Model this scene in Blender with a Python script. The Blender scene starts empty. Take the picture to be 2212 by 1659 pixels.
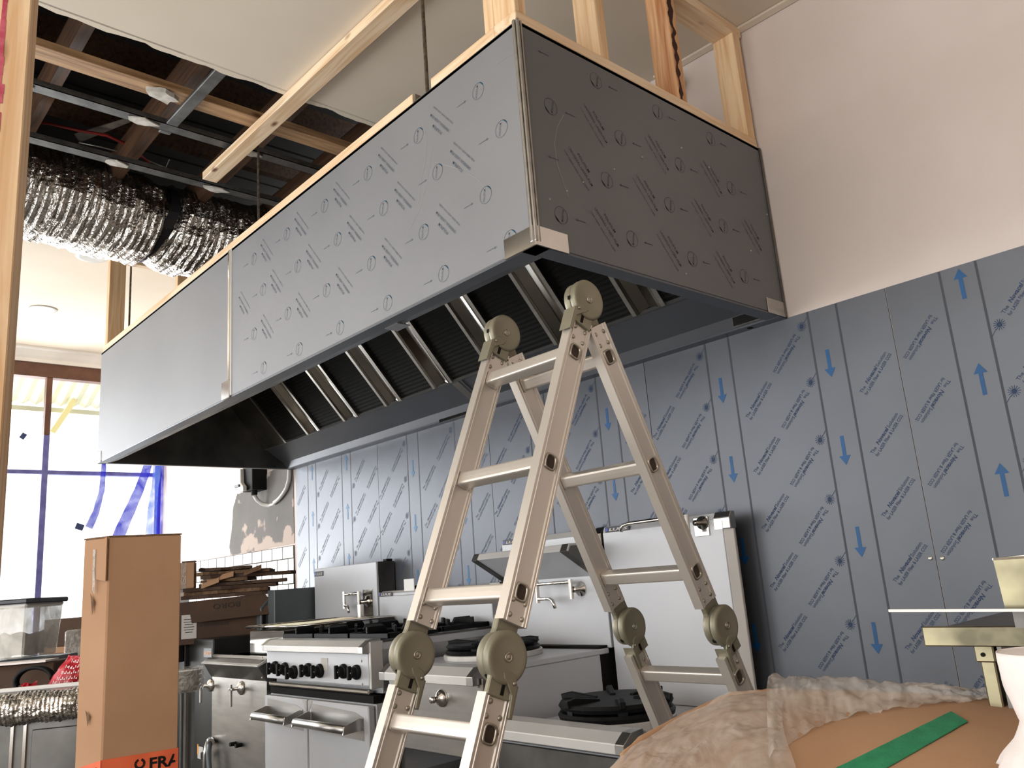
import bpy, bmesh, math, random
from mathutils import Vector, Matrix, noise
random.seed(7)
sc = bpy.context.scene
C = sc.collection
# ------------------------------------------------------------------ camera
# world: X along the kitchen wall (towards the viewer), Y into that wall (wall face Y=0), Z up, underside of the hood Z=0
F = 1770.54
CAM = Vector((1.33957304, -2.55806018, -0.79814122))
ROW0 = Vector((0.66451234, 0.74351518, -0.07489007))
ROW1 = Vector((-0.21995370, 0.09883026, -0.97049109))
ROW2 = Vector((-0.71417345, 0.66137565, 0.22921284))
def _ray(px, py):
    return ROW0 * (px - 1106.0) + ROW1 * (py - 829.5) + ROW2 * F
def P(px, py, ax, val):
    v = _ray(px, py); t = (val - CAM[ax]) / v[ax]
    return CAM + v * t
def D(px, py, depth):
    return CAM + _ray(px, py) * (depth / F)
cam_d = bpy.data.cameras.new('camera'); cam = bpy.data.objects.new('camera', cam_d); C.objects.link(cam)
cam_d.sensor_width = 36.0; cam_d.lens = F * 36.0 / 2212.0; cam_d.clip_start = 0.02
m = Matrix.Identity(4)
for i in range(3):
    m[i][0] = ROW0[i]; m[i][1] = -ROW1[i]; m[i][2] = -ROW2[i]; m[i][3] = CAM[i]
cam.matrix_world = m
sc.camera = cam
# ------------------------------------------------------------------ render look, world, light
sc.view_settings.view_transform = 'Standard'; sc.view_settings.look = 'None'
sc.view_settings.gamma = 1.0; sc.view_settings.exposure = 0.0
sc.view_settings.use_curve_mapping = False
sc.cycles.use_denoising = True
sc.cycles.max_bounces = 7; sc.cycles.diffuse_bounces = 4; sc.cycles.glossy_bounces = 4
sc.cycles.transparent_max_bounces = 8; sc.cycles.caustics_reflective = False; sc.cycles.caustics_refractive = False
sc.cycles.sample_clamp_indirect = 6.0
w = bpy.data.worlds.new('sky'); sc.world = w; w.use_nodes = True
w.node_tree.nodes['Background'].inputs[0].default_value = (0.93, 0.97, 1.0, 1)
w.node_tree.nodes['Background'].inputs[1].default_value = 2.2
def area(name, loc, target, sx, sy, power, col, spread=180):
    l = bpy.data.lights.new(name, 'AREA'); l.shape = 'RECTANGLE'; l.size = sx; l.size_y = sy
    l.energy = power; l.color = col; l.spread = math.radians(spread)
    o = bpy.data.objects.new(name, l); C.objects.link(o); o.location = loc
    o.rotation_euler = (Vector(target) - Vector(loc)).to_track_quat('-Z', 'Y').to_euler()
    return o
area('daylight_far_window', (-8.8, -2.8, -0.1), (-2.0, -2.4, 0.3), 5.0, 3.0, 340, (0.95, 0.975, 1.0))
area('daylight_side_opening', (-0.9, -5.3, -0.35), (-0.5, 0.0, 0.1), 6.0, 2.2, 105, (1.0, 0.95, 0.90))
area('added_pavement_bounce', (-7.3, -2.6, -1.6), (-4.6, -2.2, 1.3), 1.6, 4.0, 330, (1.0, 0.98, 0.94))  # added lamp low outside, imitates ground bounce to whiten the far ceiling
area('ceiling_lamp_behind', (1.4, -3.9, 1.02), (1.2, -3.2, -2.0), 1.2, 0.3, 14, (1.0, 0.90, 0.80))
# ------------------------------------------------------------------ materials
MT = {}
def new_mat(n):
    m = bpy.data.materials.new(n); m.use_nodes = True; MT[n] = m
    nt = m.node_tree; return m, nt, nt.nodes['Principled BSDF']
def lin(c):
    if max(c) > 1.0: c = [x / 255.0 for x in c]
    return tuple((x / 12.92 if x <= 0.04045 else ((x + 0.055) / 1.055) ** 2.4) for x in c)
def mat(n, c1, c2=None, rough=0.5, metal=0.0, scale=8.0, stretch=(1, 1, 1), bump=0.0, bscale=40.0, detail=4.0, lo=0.35, hi=0.65,
        rough2=None, alpha=None, coat=0.0, trans=0.0):
    m, nt, b = new_mat(n)
    c1 = lin(c1); c2 = lin(c2) if c2 else c1
    tc = nt.nodes.new('ShaderNodeTexCoord'); mp = nt.nodes.new('ShaderNodeMapping'); mp.inputs['Scale'].default_value = stretch
    nt.links.new(tc.outputs['Object'], mp.inputs['Vector'])
    nz = nt.nodes.new('ShaderNodeTexNoise'); nz.inputs['Scale'].default_value = scale; nz.inputs['Detail'].default_value = detail
    nt.links.new(mp.outputs[0], nz.inputs['Vector'])
    cr = nt.nodes.new('ShaderNodeValToRGB'); cr.color_ramp.elements[0].position = lo; cr.color_ramp.elements[1].position = hi
    cr.color_ramp.elements[0].color = (*c1, 1); cr.color_ramp.elements[1].color = (*c2, 1)
    nt.links.new(nz.outputs['Fac'], cr.inputs['Fac']); nt.links.new(cr.outputs['Color'], b.inputs['Base Color'])
    b.inputs['Roughness'].default_value = rough; b.inputs['Metallic'].default_value = metal
    if rough2 is not None:
        mr = nt.nodes.new('ShaderNodeMapRange'); mr.inputs[3].default_value = rough; mr.inputs[4].default_value = rough2
        nt.links.new(nz.outputs['Fac'], mr.inputs[0]); nt.links.new(mr.outputs[0], b.inputs['Roughness'])
    if bump:
        n2 = nt.nodes.new('ShaderNodeTexNoise'); n2.inputs['Scale'].default_value = bscale; n2.inputs['Detail'].default_value = 3
        nt.links.new(mp.outputs[0], n2.inputs['Vector'])
        bp = nt.nodes.new('ShaderNodeBump'); bp.inputs['Strength'].default_value = bump; bp.inputs['Distance'].default_value = 0.01
        nt.links.new(n2.outputs['Fac'], bp.inputs['Height']); nt.links.new(bp.outputs[0], b.inputs['Normal'])
    if alpha is not None: b.inputs['Alpha'].default_value = alpha
    if trans: b.inputs['Transmission Weight'].default_value = trans
    if coat: b.inputs['Coat Weight'].default_value = coat
    return m
def wood(n, c1, c2, axis='X', knots=True, dark=None):
    """pine: long grain along the given axis, knots"""
    m, nt, b = new_mat(n); c1 = lin(c1); c2 = lin(c2)
    tc = nt.nodes.new('ShaderNodeTexCoord'); mp = nt.nodes.new('ShaderNodeMapping')
    s = {'X': (1.2, 22, 22), 'Y': (22, 1.2, 22), 'Z': (22, 22, 1.2)}[axis]; mp.inputs['Scale'].default_value = s
    nt.links.new(tc.outputs['Object'], mp.inputs['Vector'])
    nz = nt.nodes.new('ShaderNodeTexNoise'); nz.inputs['Scale'].default_value = 2.2; nz.inputs['Detail'].default_value = 5
    nz.inputs['Distortion'].default_value = 0.6
    nt.links.new(mp.outputs[0], nz.inputs['Vector'])
    cr = nt.nodes.new('ShaderNodeValToRGB'); e = cr.color_ramp.elements
    e[0].position = 0.38; e[1].position = 0.66; e[0].color = (*c1, 1); e[1].color = (*c2, 1)
    nt.links.new(nz.outputs['Fac'], cr.inputs['Fac']); out = cr.outputs['Color']
    if knots:
        vo = nt.nodes.new('ShaderNodeTexVoronoi'); vo.inputs['Scale'].default_value = 1.0
        mp2 = nt.nodes.new('ShaderNodeMapping'); s2 = {'X': (4, 9, 9), 'Y': (9, 4, 9), 'Z': (9, 9, 4)}[axis]
        mp2.inputs['Scale'].default_value = s2; nt.links.new(tc.outputs['Object'], mp2.inputs['Vector']); nt.links.new(mp2.outputs[0], vo.inputs['Vector'])
        k = nt.nodes.new('ShaderNodeValToRGB'); k.color_ramp.elements[0].position = 0.05; k.color_ramp.elements[1].position = 0.14
        k.color_ramp.elements[0].color = (1, 1, 1, 1); k.color_ramp.elements[1].color = (0, 0, 0, 1)
        nt.links.new(vo.outputs['Distance'], k.inputs['Fac'])
        mx = nt.nodes.new('ShaderNodeMix'); mx.data_type = 'RGBA'
        nt.links.new(k.outputs['Color'], mx.inputs['Factor']); nt.links.new(out, mx.inputs['A']); mx.inputs['B'].default_value = (*lin((110, 66, 34)), 1)
        out = mx.outputs['Result']
    if dark:
        n3 = nt.nodes.new('ShaderNodeTexNoise'); n3.inputs['Scale'].default_value = 1.0; n3.inputs['Detail'].default_value = 6
        mp3 = nt.nodes.new('ShaderNodeMapping'); mp3.inputs['Scale'].default_value = (9, 34, 13)
        nt.links.new(tc.outputs['Object'], mp3.inputs['Vector']); nt.links.new(mp3.outputs[0], n3.inputs['Vector'])
        k3 = nt.nodes.new('ShaderNodeValToRGB'); k3.color_ramp.elements[0].position = 0.47; k3.color_ramp.elements[1].position = 0.53
        nt.links.new(n3.outputs['Fac'], k3.inputs['Fac'])
        mx = nt.nodes.new('ShaderNodeMix'); mx.data_type = 'RGBA'
        nt.links.new(k3.outputs['Color'], mx.inputs['Factor']); nt.links.new(out, mx.inputs['A']); mx.inputs['B'].default_value = (*lin(dark), 1)
        out = mx.outputs['Result']
    nt.links.new(out, b.inputs['Base Color']); b.inputs['Roughness'].default_value = 0.62
    return m
mat('bark', (50, 26, 18), (70, 38, 26), 0.9, scale=60)
mat('plaster_wall', (214, 201, 193), (222, 210, 203), 0.75, scale=2, bump=0.05, bscale=120)
mat('ceiling_board', (224, 212, 194), (217, 205, 186), 0.85, scale=1.5)
mat('board_core', (225, 222, 214), (190, 186, 176), 0.95, scale=30)
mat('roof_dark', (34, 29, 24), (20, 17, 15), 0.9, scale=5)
mat('concrete_floor', (120, 116, 110), (96, 92, 87), 0.8, scale=4)
mat('tile_white', (166, 161, 152), (158, 153, 144), 0.18, scale=4)
mat('dark_metal', (52, 52, 50), (40, 40, 38), 0.5, 0.4, scale=6)
mat('grout', (66, 60, 54), (52, 47, 42), 0.9, scale=30)
wood('pine_x', (238, 214, 182), (216, 180, 138), 'X'); wood('pine_y', (238, 214, 182), (216, 180, 138), 'Y')
wood('pine_z', (234, 204, 164), (208, 164, 118), 'Z'); wood('pine_stain', (222, 178, 132), (176, 118, 76), 'Z')
wood('pine_plain', (232, 200, 158), (206, 162, 116), 'Z', knots=False)
wood('old_joist', (98, 68, 46), (62, 44, 32), 'X', knots=False); wood('old_batten', (190, 152, 110), (140, 104, 72), 'Y')
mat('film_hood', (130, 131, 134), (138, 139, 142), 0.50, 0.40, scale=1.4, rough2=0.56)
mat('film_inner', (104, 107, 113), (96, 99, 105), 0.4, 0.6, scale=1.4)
mat('film_shaded_end', (116, 118, 120), (110, 112, 114), 0.42, 0.5, scale=1.4, rough2=0.5)  # hood film again, shade of the end face put into the colour
mat('film_wall', (98, 101, 107), (106, 109, 115), 0.40, 0.62, scale=3.0, rough2=0.52, bump=0.03, bscale=3)
mat('steel', (190, 188, 184), (170, 168, 164), 0.26, 1.0, scale=5, stretch=(1, 1, 6), rough2=0.36)
mat('steel_dark', (120, 118, 114), (90, 88, 85), 0.35, 1.0, scale=5, rough2=0.5)
mat('steel_bright', (226, 222, 214), (206, 202, 196), 0.14, 1.0, scale=6)
mat('film_panel', (196, 197, 200), (186, 188, 192), 0.42, 0.15, scale=2)
mat('film_rail', (206, 203, 198), (194, 192, 188), 0.38, 0.3, scale=3)
mat('zinc', (170, 168, 160), (140, 138, 132), 0.4, 0.9, scale=14)
mat('steel_reflection_patches', (150, 143, 116), (92, 87, 72), 0.25, 1.0, scale=7, rough2=0.4, lo=.42, hi=.6)  # gold and dark patches imitate warm reflections in the steel
mat('furring', (112, 112, 110), (86, 86, 84), 0.5, 0.8, scale=14)
mat('filter_mesh', (34, 33, 31), (20, 19, 18), 0.5, 0.6, scale=200)
mat('cast_iron', (20, 20, 21), (13, 13, 14), 0.55, 0.1, scale=40, bump=0.1, bscale=160)
mat('black_plastic', (12, 12, 13), (16, 16, 17), 0.6, scale=5)
mat('gap_dark', (26, 24, 22), (16, 15, 14), 0.9, scale=5)
mat('alu', (222, 215, 206), (217, 210, 200), 0.38, 0.7, scale=2)
mat('hinge_steel', (150, 145, 126), (136, 131, 112), 0.42, 0.5, scale=9, rough2=0.55)
mat('rivet', (190, 184, 170), (160, 154, 142), 0.3, 0.9, scale=9)
mat('socket_dark', (66, 52, 40), (44, 34, 26), 0.7, scale=30)
mat('print_ink', (22, 48, 84), (28, 56, 92), 0.6, scale=3)
mat('arrow_ink', (8, 84, 140), (10, 76, 126), 0.5, scale=3)
mat('line_ink', (66, 70, 78), (60, 64, 72), 0.6, scale=3)
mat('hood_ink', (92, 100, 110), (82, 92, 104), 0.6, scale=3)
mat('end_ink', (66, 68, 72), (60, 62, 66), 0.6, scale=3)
mat('teal_ink', (28, 96, 124), (28, 96, 124), 0.5, scale=3)
mat('dark_ink', (34, 26, 20), (44, 34, 26), 0.7, scale=3)
mat('scratch', (168, 167, 166), (182, 180, 178), 0.4, 0.2, scale=3)
mat('foil', (215, 212, 206), (168, 164, 158), 0.16, 1.0, scale=22, bump=0.9, bscale=55, rough2=0.26)
mat('black_tape', (24, 24, 26), (34, 34, 36), 0.35, scale=5)
mat('cardboard', (172, 134, 102), (162, 124, 92), 0.8, scale=4, bump=0.03, bscale=90)
mat('cardboard_shaded', (84, 62, 46), (68, 50, 38), 0.85, scale=4)  # cardboard with the backlit heap's shade darkened into its colour
mat('cardboard_shaded_edge', (118, 90, 64), (84, 62, 44), 0.9, scale=60)  # edge brown, also darkened for the shade on the heap
mat('white_paint', (236, 232, 224), (226, 222, 214), 0.6, scale=3)
mat('cream_paint', (232, 220, 196), (224, 212, 188), 0.5, scale=3)
mat('brown_frame', (104, 66, 46), (84, 52, 36), 0.5, scale=8)
mat('blue_frame', (112, 112, 168), (84, 84, 142), 0.5, scale=8)
mat('yellow_steel', (226, 214, 150), (214, 202, 140), 0.5, scale=4)
mat('verandah_tin', (188, 186, 158), (172, 170, 144), 0.5, scale=4)
mat('navy_tape', (44, 58, 104), (34, 46, 84), 0.5, scale=20)
mat('orange_tape', (226, 104, 62), (206, 90, 52), 0.35, scale=10)
mat('green_tape', (42, 134, 92), (34, 120, 82), 0.5, scale=60, bump=0.1, bscale=300)
mat('red_plastic', (186, 24, 44), (150, 14, 32), 0.35, scale=14, bump=0.4, bscale=20)
mat('red_cable', (150, 40, 34), (120, 30, 26), 0.5, scale=10)
mat('white_plastic', (236, 234, 230), (226, 224, 220), 0.4, scale=10)
mat('grey_pipe', (200, 198, 192), (188, 186, 180), 0.4, scale=10)
mat('paper', (240, 232, 228), (232, 222, 218), 0.8, scale=10, bump=0.2, bscale=40)
mat('label_paper', (200, 196, 190), (188, 184, 178), 0.7, scale=10)
mat('blue_box', (40, 60, 150), (34, 52, 130), 0.6, scale=10)
mat('pink_mark', (176, 60, 84), (196, 96, 110), 0.8, scale=60)
mat('badge_dark', (44, 44, 50), (54, 54, 60), 0.35, 0.3, scale=5)
mat('badge_blue', (40, 60, 170), (40, 60, 170), 0.35, scale=5)
mat('badge_orange', (226, 150, 50), (226, 150, 50), 0.5, scale=5)
for _n in ('black_plastic', 'cast_iron', 'gap_dark', 'dark_metal'):
    MT[_n].node_tree.nodes['Principled BSDF'].inputs['Specular IOR Level'].default_value = 0.2
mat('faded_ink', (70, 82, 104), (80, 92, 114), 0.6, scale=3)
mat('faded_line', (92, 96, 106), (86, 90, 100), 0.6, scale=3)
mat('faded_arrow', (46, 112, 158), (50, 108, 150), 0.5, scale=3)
mat('mirror_dark', (120, 118, 112), (150, 146, 138), 0.12, 1.0, scale=3)
mat('grey_cover', (98, 104, 106), (84, 90, 92), 0.5, 0.3, scale=3)
mat('rod_steel', (110, 100, 88), (74, 68, 60), 0.5, 0.8, scale=80)
mat('bag_inside', (205, 198, 184), (150, 140, 128), 0.7, scale=9)
def sheet_mat(n, col, alpha, rough=0.2, bump=0.6, bscale=14, scale=6):
    m, nt, b = new_mat(n); b.inputs['Base Color'].default_value = (*lin(col), 1); b.inputs['Roughness'].default_value = rough
    tc = nt.nodes.new('ShaderNodeTexCoord')
    nz = nt.nodes.new('ShaderNodeTexNoise'); nz.inputs['Scale'].default_value = scale; nz.inputs['Detail'].default_value = 5; nz.inputs['Distortion'].default_value = 1.5
    nt.links.new(tc.outputs['Object'], nz.inputs['Vector'])
    mr = nt.nodes.new('ShaderNodeMapRange'); mr.inputs[1].default_value = 0.3; mr.inputs[2].default_value = 0.7
    mr.inputs[3].default_value = alpha * 0.6; mr.inputs[4].default_value = min(1, alpha * 1.5)
    nt.links.new(nz.outputs['Fac'], mr.inputs[0]); nt.links.new(mr.outputs[0], b.inputs['Alpha'])
    n2 = nt.nodes.new('ShaderNodeTexNoise'); n2.inputs['Scale'].default_value = bscale; n2.inputs['Detail'].default_value = 6; n2.inputs['Distortion'].default_value = 2
    nt.links.new(tc.outputs['Object'], n2.inputs['Vector'])
    bp = nt.nodes.new('ShaderNodeBump'); bp.inputs['Strength'].default_value = bump; bp.inputs['Distance'].default_value = 0.02
    nt.links.new(n2.outputs['Fac'], bp.inputs['Height']); nt.links.new(bp.outputs[0], b.inputs['Normal'])
    return m
sheet_mat('clear_plastic', (214, 206, 196), 0.40, 0.28, 0.4, 11, 3.0)
sheet_mat('tub_plastic', (226, 222, 212), 0.62, 0.35, 0.1)
sheet_mat('wrap_plastic', (214, 210, 200), 0.35, 0.12, 1.0, 30)
sheet_mat('blue_film', (20, 30, 215), 1.2, 0.3, 0.3)
sheet_mat('pale_blue_film', (100, 140, 245), 0.9, 0.3, 0.3)
def glass_mat():
    m, nt, b = new_mat('window_glass'); nt.nodes.remove(b)
    t = nt.nodes.new('ShaderNodeBsdfTransparent'); g = nt.nodes.new('ShaderNodeBsdfGlossy'); g.inputs['Roughness'].default_value = 0.05
    mx = nt.nodes.new('ShaderNodeMixShader'); mx.inputs[0].default_value = 0.06
    nt.links.new(t.outputs[0], mx.inputs[1]); nt.links.new(g.outputs[0], mx.inputs[2]); nt.links.new(mx.outputs[0], nt.nodes['Material Output'].inputs[0])
glass_mat()
def render_patch_mat():
    m, nt, b = new_mat('render_patch')
    tc = nt.nodes.new('ShaderNodeTexCoord'); nz = nt.nodes.new('ShaderNodeTexNoise'); nz.inputs['Scale'].default_value = 4.5; nz.inputs['Detail'].default_value = 8
    sx = nt.nodes.new('ShaderNodeSeparateXYZ'); nt.links.new(tc.outputs['Object'], sx.inputs[0]); nt.links.new(tc.outputs['Object'], nz.inputs['Vector'])
    ad = nt.nodes.new('ShaderNodeMath'); ad.operation = 'MULTIPLY_ADD'; ad.inputs[1].default_value = 0.9
    sb = nt.nodes.new('ShaderNodeMath'); sb.operation = 'SUBTRACT'; sb.inputs[1].default_value = 1.70; nt.links.new(sx.outputs['Z'], sb.inputs[0]); nt.links.new(sb.outputs[0], ad.inputs[0]); nt.links.new(nz.outputs['Fac'], ad.inputs[2])
    cr = nt.nodes.new('ShaderNodeValToRGB'); e = cr.color_ramp.elements
    e[0].position = 0.33; e[0].color = (*lin((190, 174, 164)), 1); e[1].position = 0.37; e[1].color = (*lin((122, 119, 116)), 1)
    x = e.new(0.70); x.color = (*lin((112, 110, 107)), 1); x = e.new(0.74); x.color = (*lin((196, 186, 178)), 1)
    nt.links.new(ad.outputs[0], cr.inputs['Fac']); nt.links.new(cr.outputs['Color'], b.inputs['Base Color']); b.inputs['Roughness'].default_value = 0.9
render_patch_mat()
def filter_mat():
    m, nt, b = new_mat('filter_core'); tc = nt.nodes.new('ShaderNodeTexCoord')
    br = nt.nodes.new('ShaderNodeTexBrick'); br.inputs['Scale'].default_value = 60; br.inputs['Color1'].default_value = (0.003, 0.003, 0.003, 1)
    br.inputs['Color2'].default_value = (0.005, 0.005, 0.005, 1); br.inputs['Mortar'].default_value = (0.035, 0.034, 0.031, 1)
    br.inputs['Mortar Size'].default_value = 0.035; br.inputs['Brick Width'].default_value = 0.55; br.inputs['Row Height'].default_value = 0.42
    mp = nt.nodes.new('ShaderNodeMapping'); nt.links.new(tc.outputs['UV'], mp.inputs['Vector']); nt.links.new(mp.outputs[0], br.inputs['Vector'])
    nt.links.new(br.outputs['Color'], b.inputs['Base Color']); b.inputs['Roughness'].default_value = 0.75; b.inputs['Specular IOR Level'].default_value = 0.15
filter_mat()
# ------------------------------------------------------------------ mesh building
class MB:
    def __init__(s): s.v = []; s.f = []; s.uv = None
    def add(s, vs, fs):
        n = len(s.v); s.v += [Vector(x) for x in vs]; s.f += [tuple(i + n for i in f) for f in fs]; return s
    def box(s, x0, x1, y0, y1, z0, z1):
        return s.add([(x0, y0, z0), (x1, y0, z0), (x1, y1, z0), (x0, y1, z0), (x0, y0, z1), (x1, y0, z1), (x1, y1, z1), (x0, y1, z1)],
                     [(0, 3, 2, 1), (4, 5, 6, 7), (0, 1, 5, 4), (1, 2, 6, 5), (2, 3, 7, 6), (3, 0, 4, 7)])
    def obox(s, c, ax, ay, az):
        """box from a centre and three half-extent vectors"""
        c = Vector(c); ax = Vector(ax); ay = Vector(ay); az = Vector(az)
        vs = [c + ax * i + ay * j + az * k for k in (-1, 1) for i, j in ((-1, -1), (1, -1), (1, 1), (-1, 1))]
        return s.add(vs, [(0, 3, 2, 1), (4, 5, 6, 7), (0, 1, 5, 4), (1, 2, 6, 5), (2, 3, 7, 6), (3, 0, 4, 7)])
    def bar(s, p0, p1, w, h, up=(0, 0, 1)):
        p0 = Vector(p0); p1 = Vector(p1); d = (p1 - p0).normalized(); a = d.cross(Vector(up)).normalized(); b = a.cross(d).normalized()
        return s.obox((p0 + p1) / 2, (p1 - p0) / 2, a * w / 2, b * h / 2)
    def prism(s, poly, ext):
        n = len(poly); ext = Vector(ext); vs = [Vector(p) for p in poly] + [Vector(p) + ext for p in poly]
        return s.add(vs, [tuple(range(n - 1, -1, -1)), tuple(range(n, 2 * n))] + [(i, (i + 1) % n, n + (i + 1) % n, n + i) for i in range(n)])
    def cyl(s, p0, p1, r, n=14, r1=None):
        p0 = Vector(p0); p1 = Vector(p1); r1 = r if r1 is None else r1
        d = (p1 - p0).normalized(); a = d.orthogonal().normalized(); b = d.cross(a)
        ring = [(a * math.cos(2 * math.pi * i / n) + b * math.sin(2 * math.pi * i / n)) for i in range(n)]
        return s.add([p0 + q * r for q in ring] + [p1 + q * r1 for q in ring],
                     [tuple(range(n - 1, -1, -1)), tuple(range(n, 2 * n))] + [(i, (i + 1) % n, n + (i + 1) % n, n + i) for i in range(n)])
    def tube(s, pts, r, n=8):
        pts = [Vector(p) for p in pts]; k = len(pts); rings = []
        a = (pts[1] - pts[0]).orthogonal().normalized()
        for i, p in enumerate(pts):
            d = (pts[min(i + 1, k - 1)] - pts[max(i - 1, 0)]).normalized(); a = (a - d * a.dot(d)).normalized(); b = d.cross(a)
            rr = r[i] if isinstance(r, (list, tuple)) else r
            rings += [p + (a * math.cos(2 * math.pi * j / n) + b * math.sin(2 * math.pi * j / n)) * rr for j in range(n)]
        fs = [(i * n + j, i * n + (j + 1) % n, (i + 1) * n + (j + 1) % n, (i + 1) * n + j) for i in range(k - 1) for j in range(n)]
        return s.add(rings, fs + [tuple(range(n - 1, -1, -1)), tuple(range((k - 1) * n, k * n))])
    def lathe(s, prof, c, axis=(0, 0, 1), n=24, jit=0.0):
        c = Vector(c); d = Vector(axis).normalized(); a = d.orthogonal().normalized(); b = d.cross(a); vs = []
        for r, h in prof:
            for i in range(n):
                t = 2 * math.pi * i / n; rr = r * (1 + random.uniform(-jit, jit))
                vs.append(c + d * h + (a * math.cos(t) + b * math.sin(t)) * rr)
        fs = [(k * n + i, k * n + (i + 1) % n, (k + 1) * n + (i + 1) % n, (k + 1) * n + i) for k in range(len(prof) - 1) for i in range(n)]
        return s.add(vs, fs + [tuple(range(n - 1, -1, -1)), tuple(range((len(prof) - 1) * n, len(prof) * n))])
    def grid(s, fn, nu, nv):
        vs = [fn(i / nu, j / nv) for j in range(nv + 1) for i in range(nu + 1)]; w_ = nu + 1
        return s.add(vs, [(j * w_ + i, j * w_ + i + 1, (j + 1) * w_ + i + 1, (j + 1) * w_ + i) for j in range(nv) for i in range(nu)])
def link_mesh(name, mb, material, parent=None, bevel=0.0, smooth=False, solid=0.0, loc=None, kind=None, label=None, seg=1):
    me = bpy.data.meshes.new(name)
    if parent is not None:
        off = parent_world(parent); own = Vector((0, 0, 0))
    else:
        if loc is None:
            xs = [v.x for v in mb.v]; ys = [v.y for v in mb.v]; zs = [v.z for v in mb.v]
            loc = Vector(((min(xs) + max(xs)) / 2, (min(ys) + max(ys)) / 2, min(zs)))
        off = Vector(loc); own = off
    me.from_pydata([v - off for v in mb.v], [], mb.f); me.update()
    bm = bmesh.new(); bm.from_mesh(me)
    if not solid: bmesh.ops.recalc_face_normals(bm, faces=bm.faces)
    bm.to_mesh(me); bm.free()
    if smooth: me.polygons.foreach_set('use_smooth', [True] * len(me.polygons))
    me.materials.append(MT[material])
    o = bpy.data.objects.new(name, me); C.objects.link(o); o.location = own
    if parent is not None: o.parent = parent
    if bevel:
        b = o.modifiers.new('bevel', 'BEVEL'); b.width = bevel; b.segments = seg; b.limit_method = 'ANGLE'; b.angle_limit = 0.6
    if solid:
        b = o.modifiers.new('solid', 'SOLIDIFY'); b.thickness = solid; b.offset = 0
    if kind: o['kind'] = kind
    if label: o['label'] = label
    return o
WPOS = {}
def parent_world(p):
    v = Vector((0, 0, 0))
    while p is not None: v = v + Vector(p.location); p = p.parent
    return v
def tag(o, label, cat, group=None):
    o['label'] = label; o['category'] = cat
    if group: o['group'] = group
    return o
def thing(name, loc, label, cat, group=None):
    o = bpy.data.objects.new(name, None); o.empty_display_size = 0.1; C.objects.link(o); o.location = loc
    return tag(o, label, cat, group)
def structure(name, mb, material, parent=None, **k):
    o = link_mesh(name, mb, material, parent, **k); o['kind'] = 'structure'; return o
# flat lettering: font outlines turned into mesh and collected
_tc = {}
def glyphs(txt, size=1.0, bold=0.0, shear=0.0):
    key = (txt, bold, shear)
    if key not in _tc:
        cu = bpy.data.curves.new('lettering', 'FONT'); cu.body = txt; cu.size = 1.0; cu.offset = bold; cu.shear = shear
        cu.resolution_u = 2; ob = bpy.data.objects.new('lettering', cu); C.objects.link(ob)
        dg = bpy.context.evaluated_depsgraph_get(); me = ob.evaluated_get(dg).to_mesh()
        vs = [(v.co.x, v.co.y) for v in me.vertices]; fs = [tuple(p.vertices) for p in me.polygons]
        ob.evaluated_get(dg).to_mesh_clear(); bpy.data.objects.remove(ob); bpy.data.curves.remove(cu)
        _tc[key] = (vs, fs)
    vs, fs = _tc[key]
    return [(x * size, y * size) for x, y in vs], fs
def put_text(mb, txt, size, o, U, V, bold=0.0, width=None, shear=0.0):
    """lettering with baseline start o, reading direction U and up direction V"""
    vs, fs = glyphs(txt, size, bold, shear); o = Vector(o); U = Vector(U); V = Vector(V)
    if width:
        mxx = max(v[0] for v in vs); k = width / mxx
    else: k = 1.0
    mb.add([o + U * (x * k) + V * y for x, y in vs], fs)
def flat_arrow(mb, tail, tip, sw, hw, hl, N):
    tail = Vector(tail); tip = Vector(tip); d = (tip - tail).normalized(); a = d.cross(Vector(N)).normalized(); nk = tip - d * hl
    mb.add([tail - a * sw, tail + a * sw, nk + a * sw, nk - a * sw], [(0, 1, 2, 3)])
    mb.add([nk - a * hw, nk + a * hw, tip], [(0, 1, 2)])
def flat_line(mb, a, b, w_, N):
    a = Vector(a); b = Vector(b); s = (b - a).cross(Vector(N)).normalized() * w_ / 2
    mb.add([a - s, a + s, b + s, b - s], [(0, 1, 2, 3)])
FL = -1.95                       # floor level
def cz(X): return 1.145 - 0.031 * X   # ceiling plane falls towards the viewer
XW = -6.05                       # window wall
YL = -4.9; XB = 3.3
# ================================================================== SETTING
structure('floor', MB().box(XW - 0.2, XB, YL, 0.1, FL - 0.1, FL), 'concrete_floor')
wr = structure('wall_right', MB().box(XW - 0.2, XB, 0.0, 0.12, FL, 1.6), 'plaster_wall')
structure('wall_back', MB().box(XB, XB + 0.1, YL, 0.1, FL, 1.4), 'plaster_wall')
# left wall with a wide opening (the daylight lamp stands outside it)
mb = MB().box(XW - 0.2, -4.6, YL - 0.1, YL, FL, 1.6).box(2.4, XB, YL - 0.1, YL, FL, 1.6).box(-4.6, 2.4, YL - 0.1, YL, 0.8, 1.6).box(-4.6, 2.4, YL - 0.1, YL, FL, -1.5)
structure('wall_left', mb, 'plaster_wall')
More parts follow.
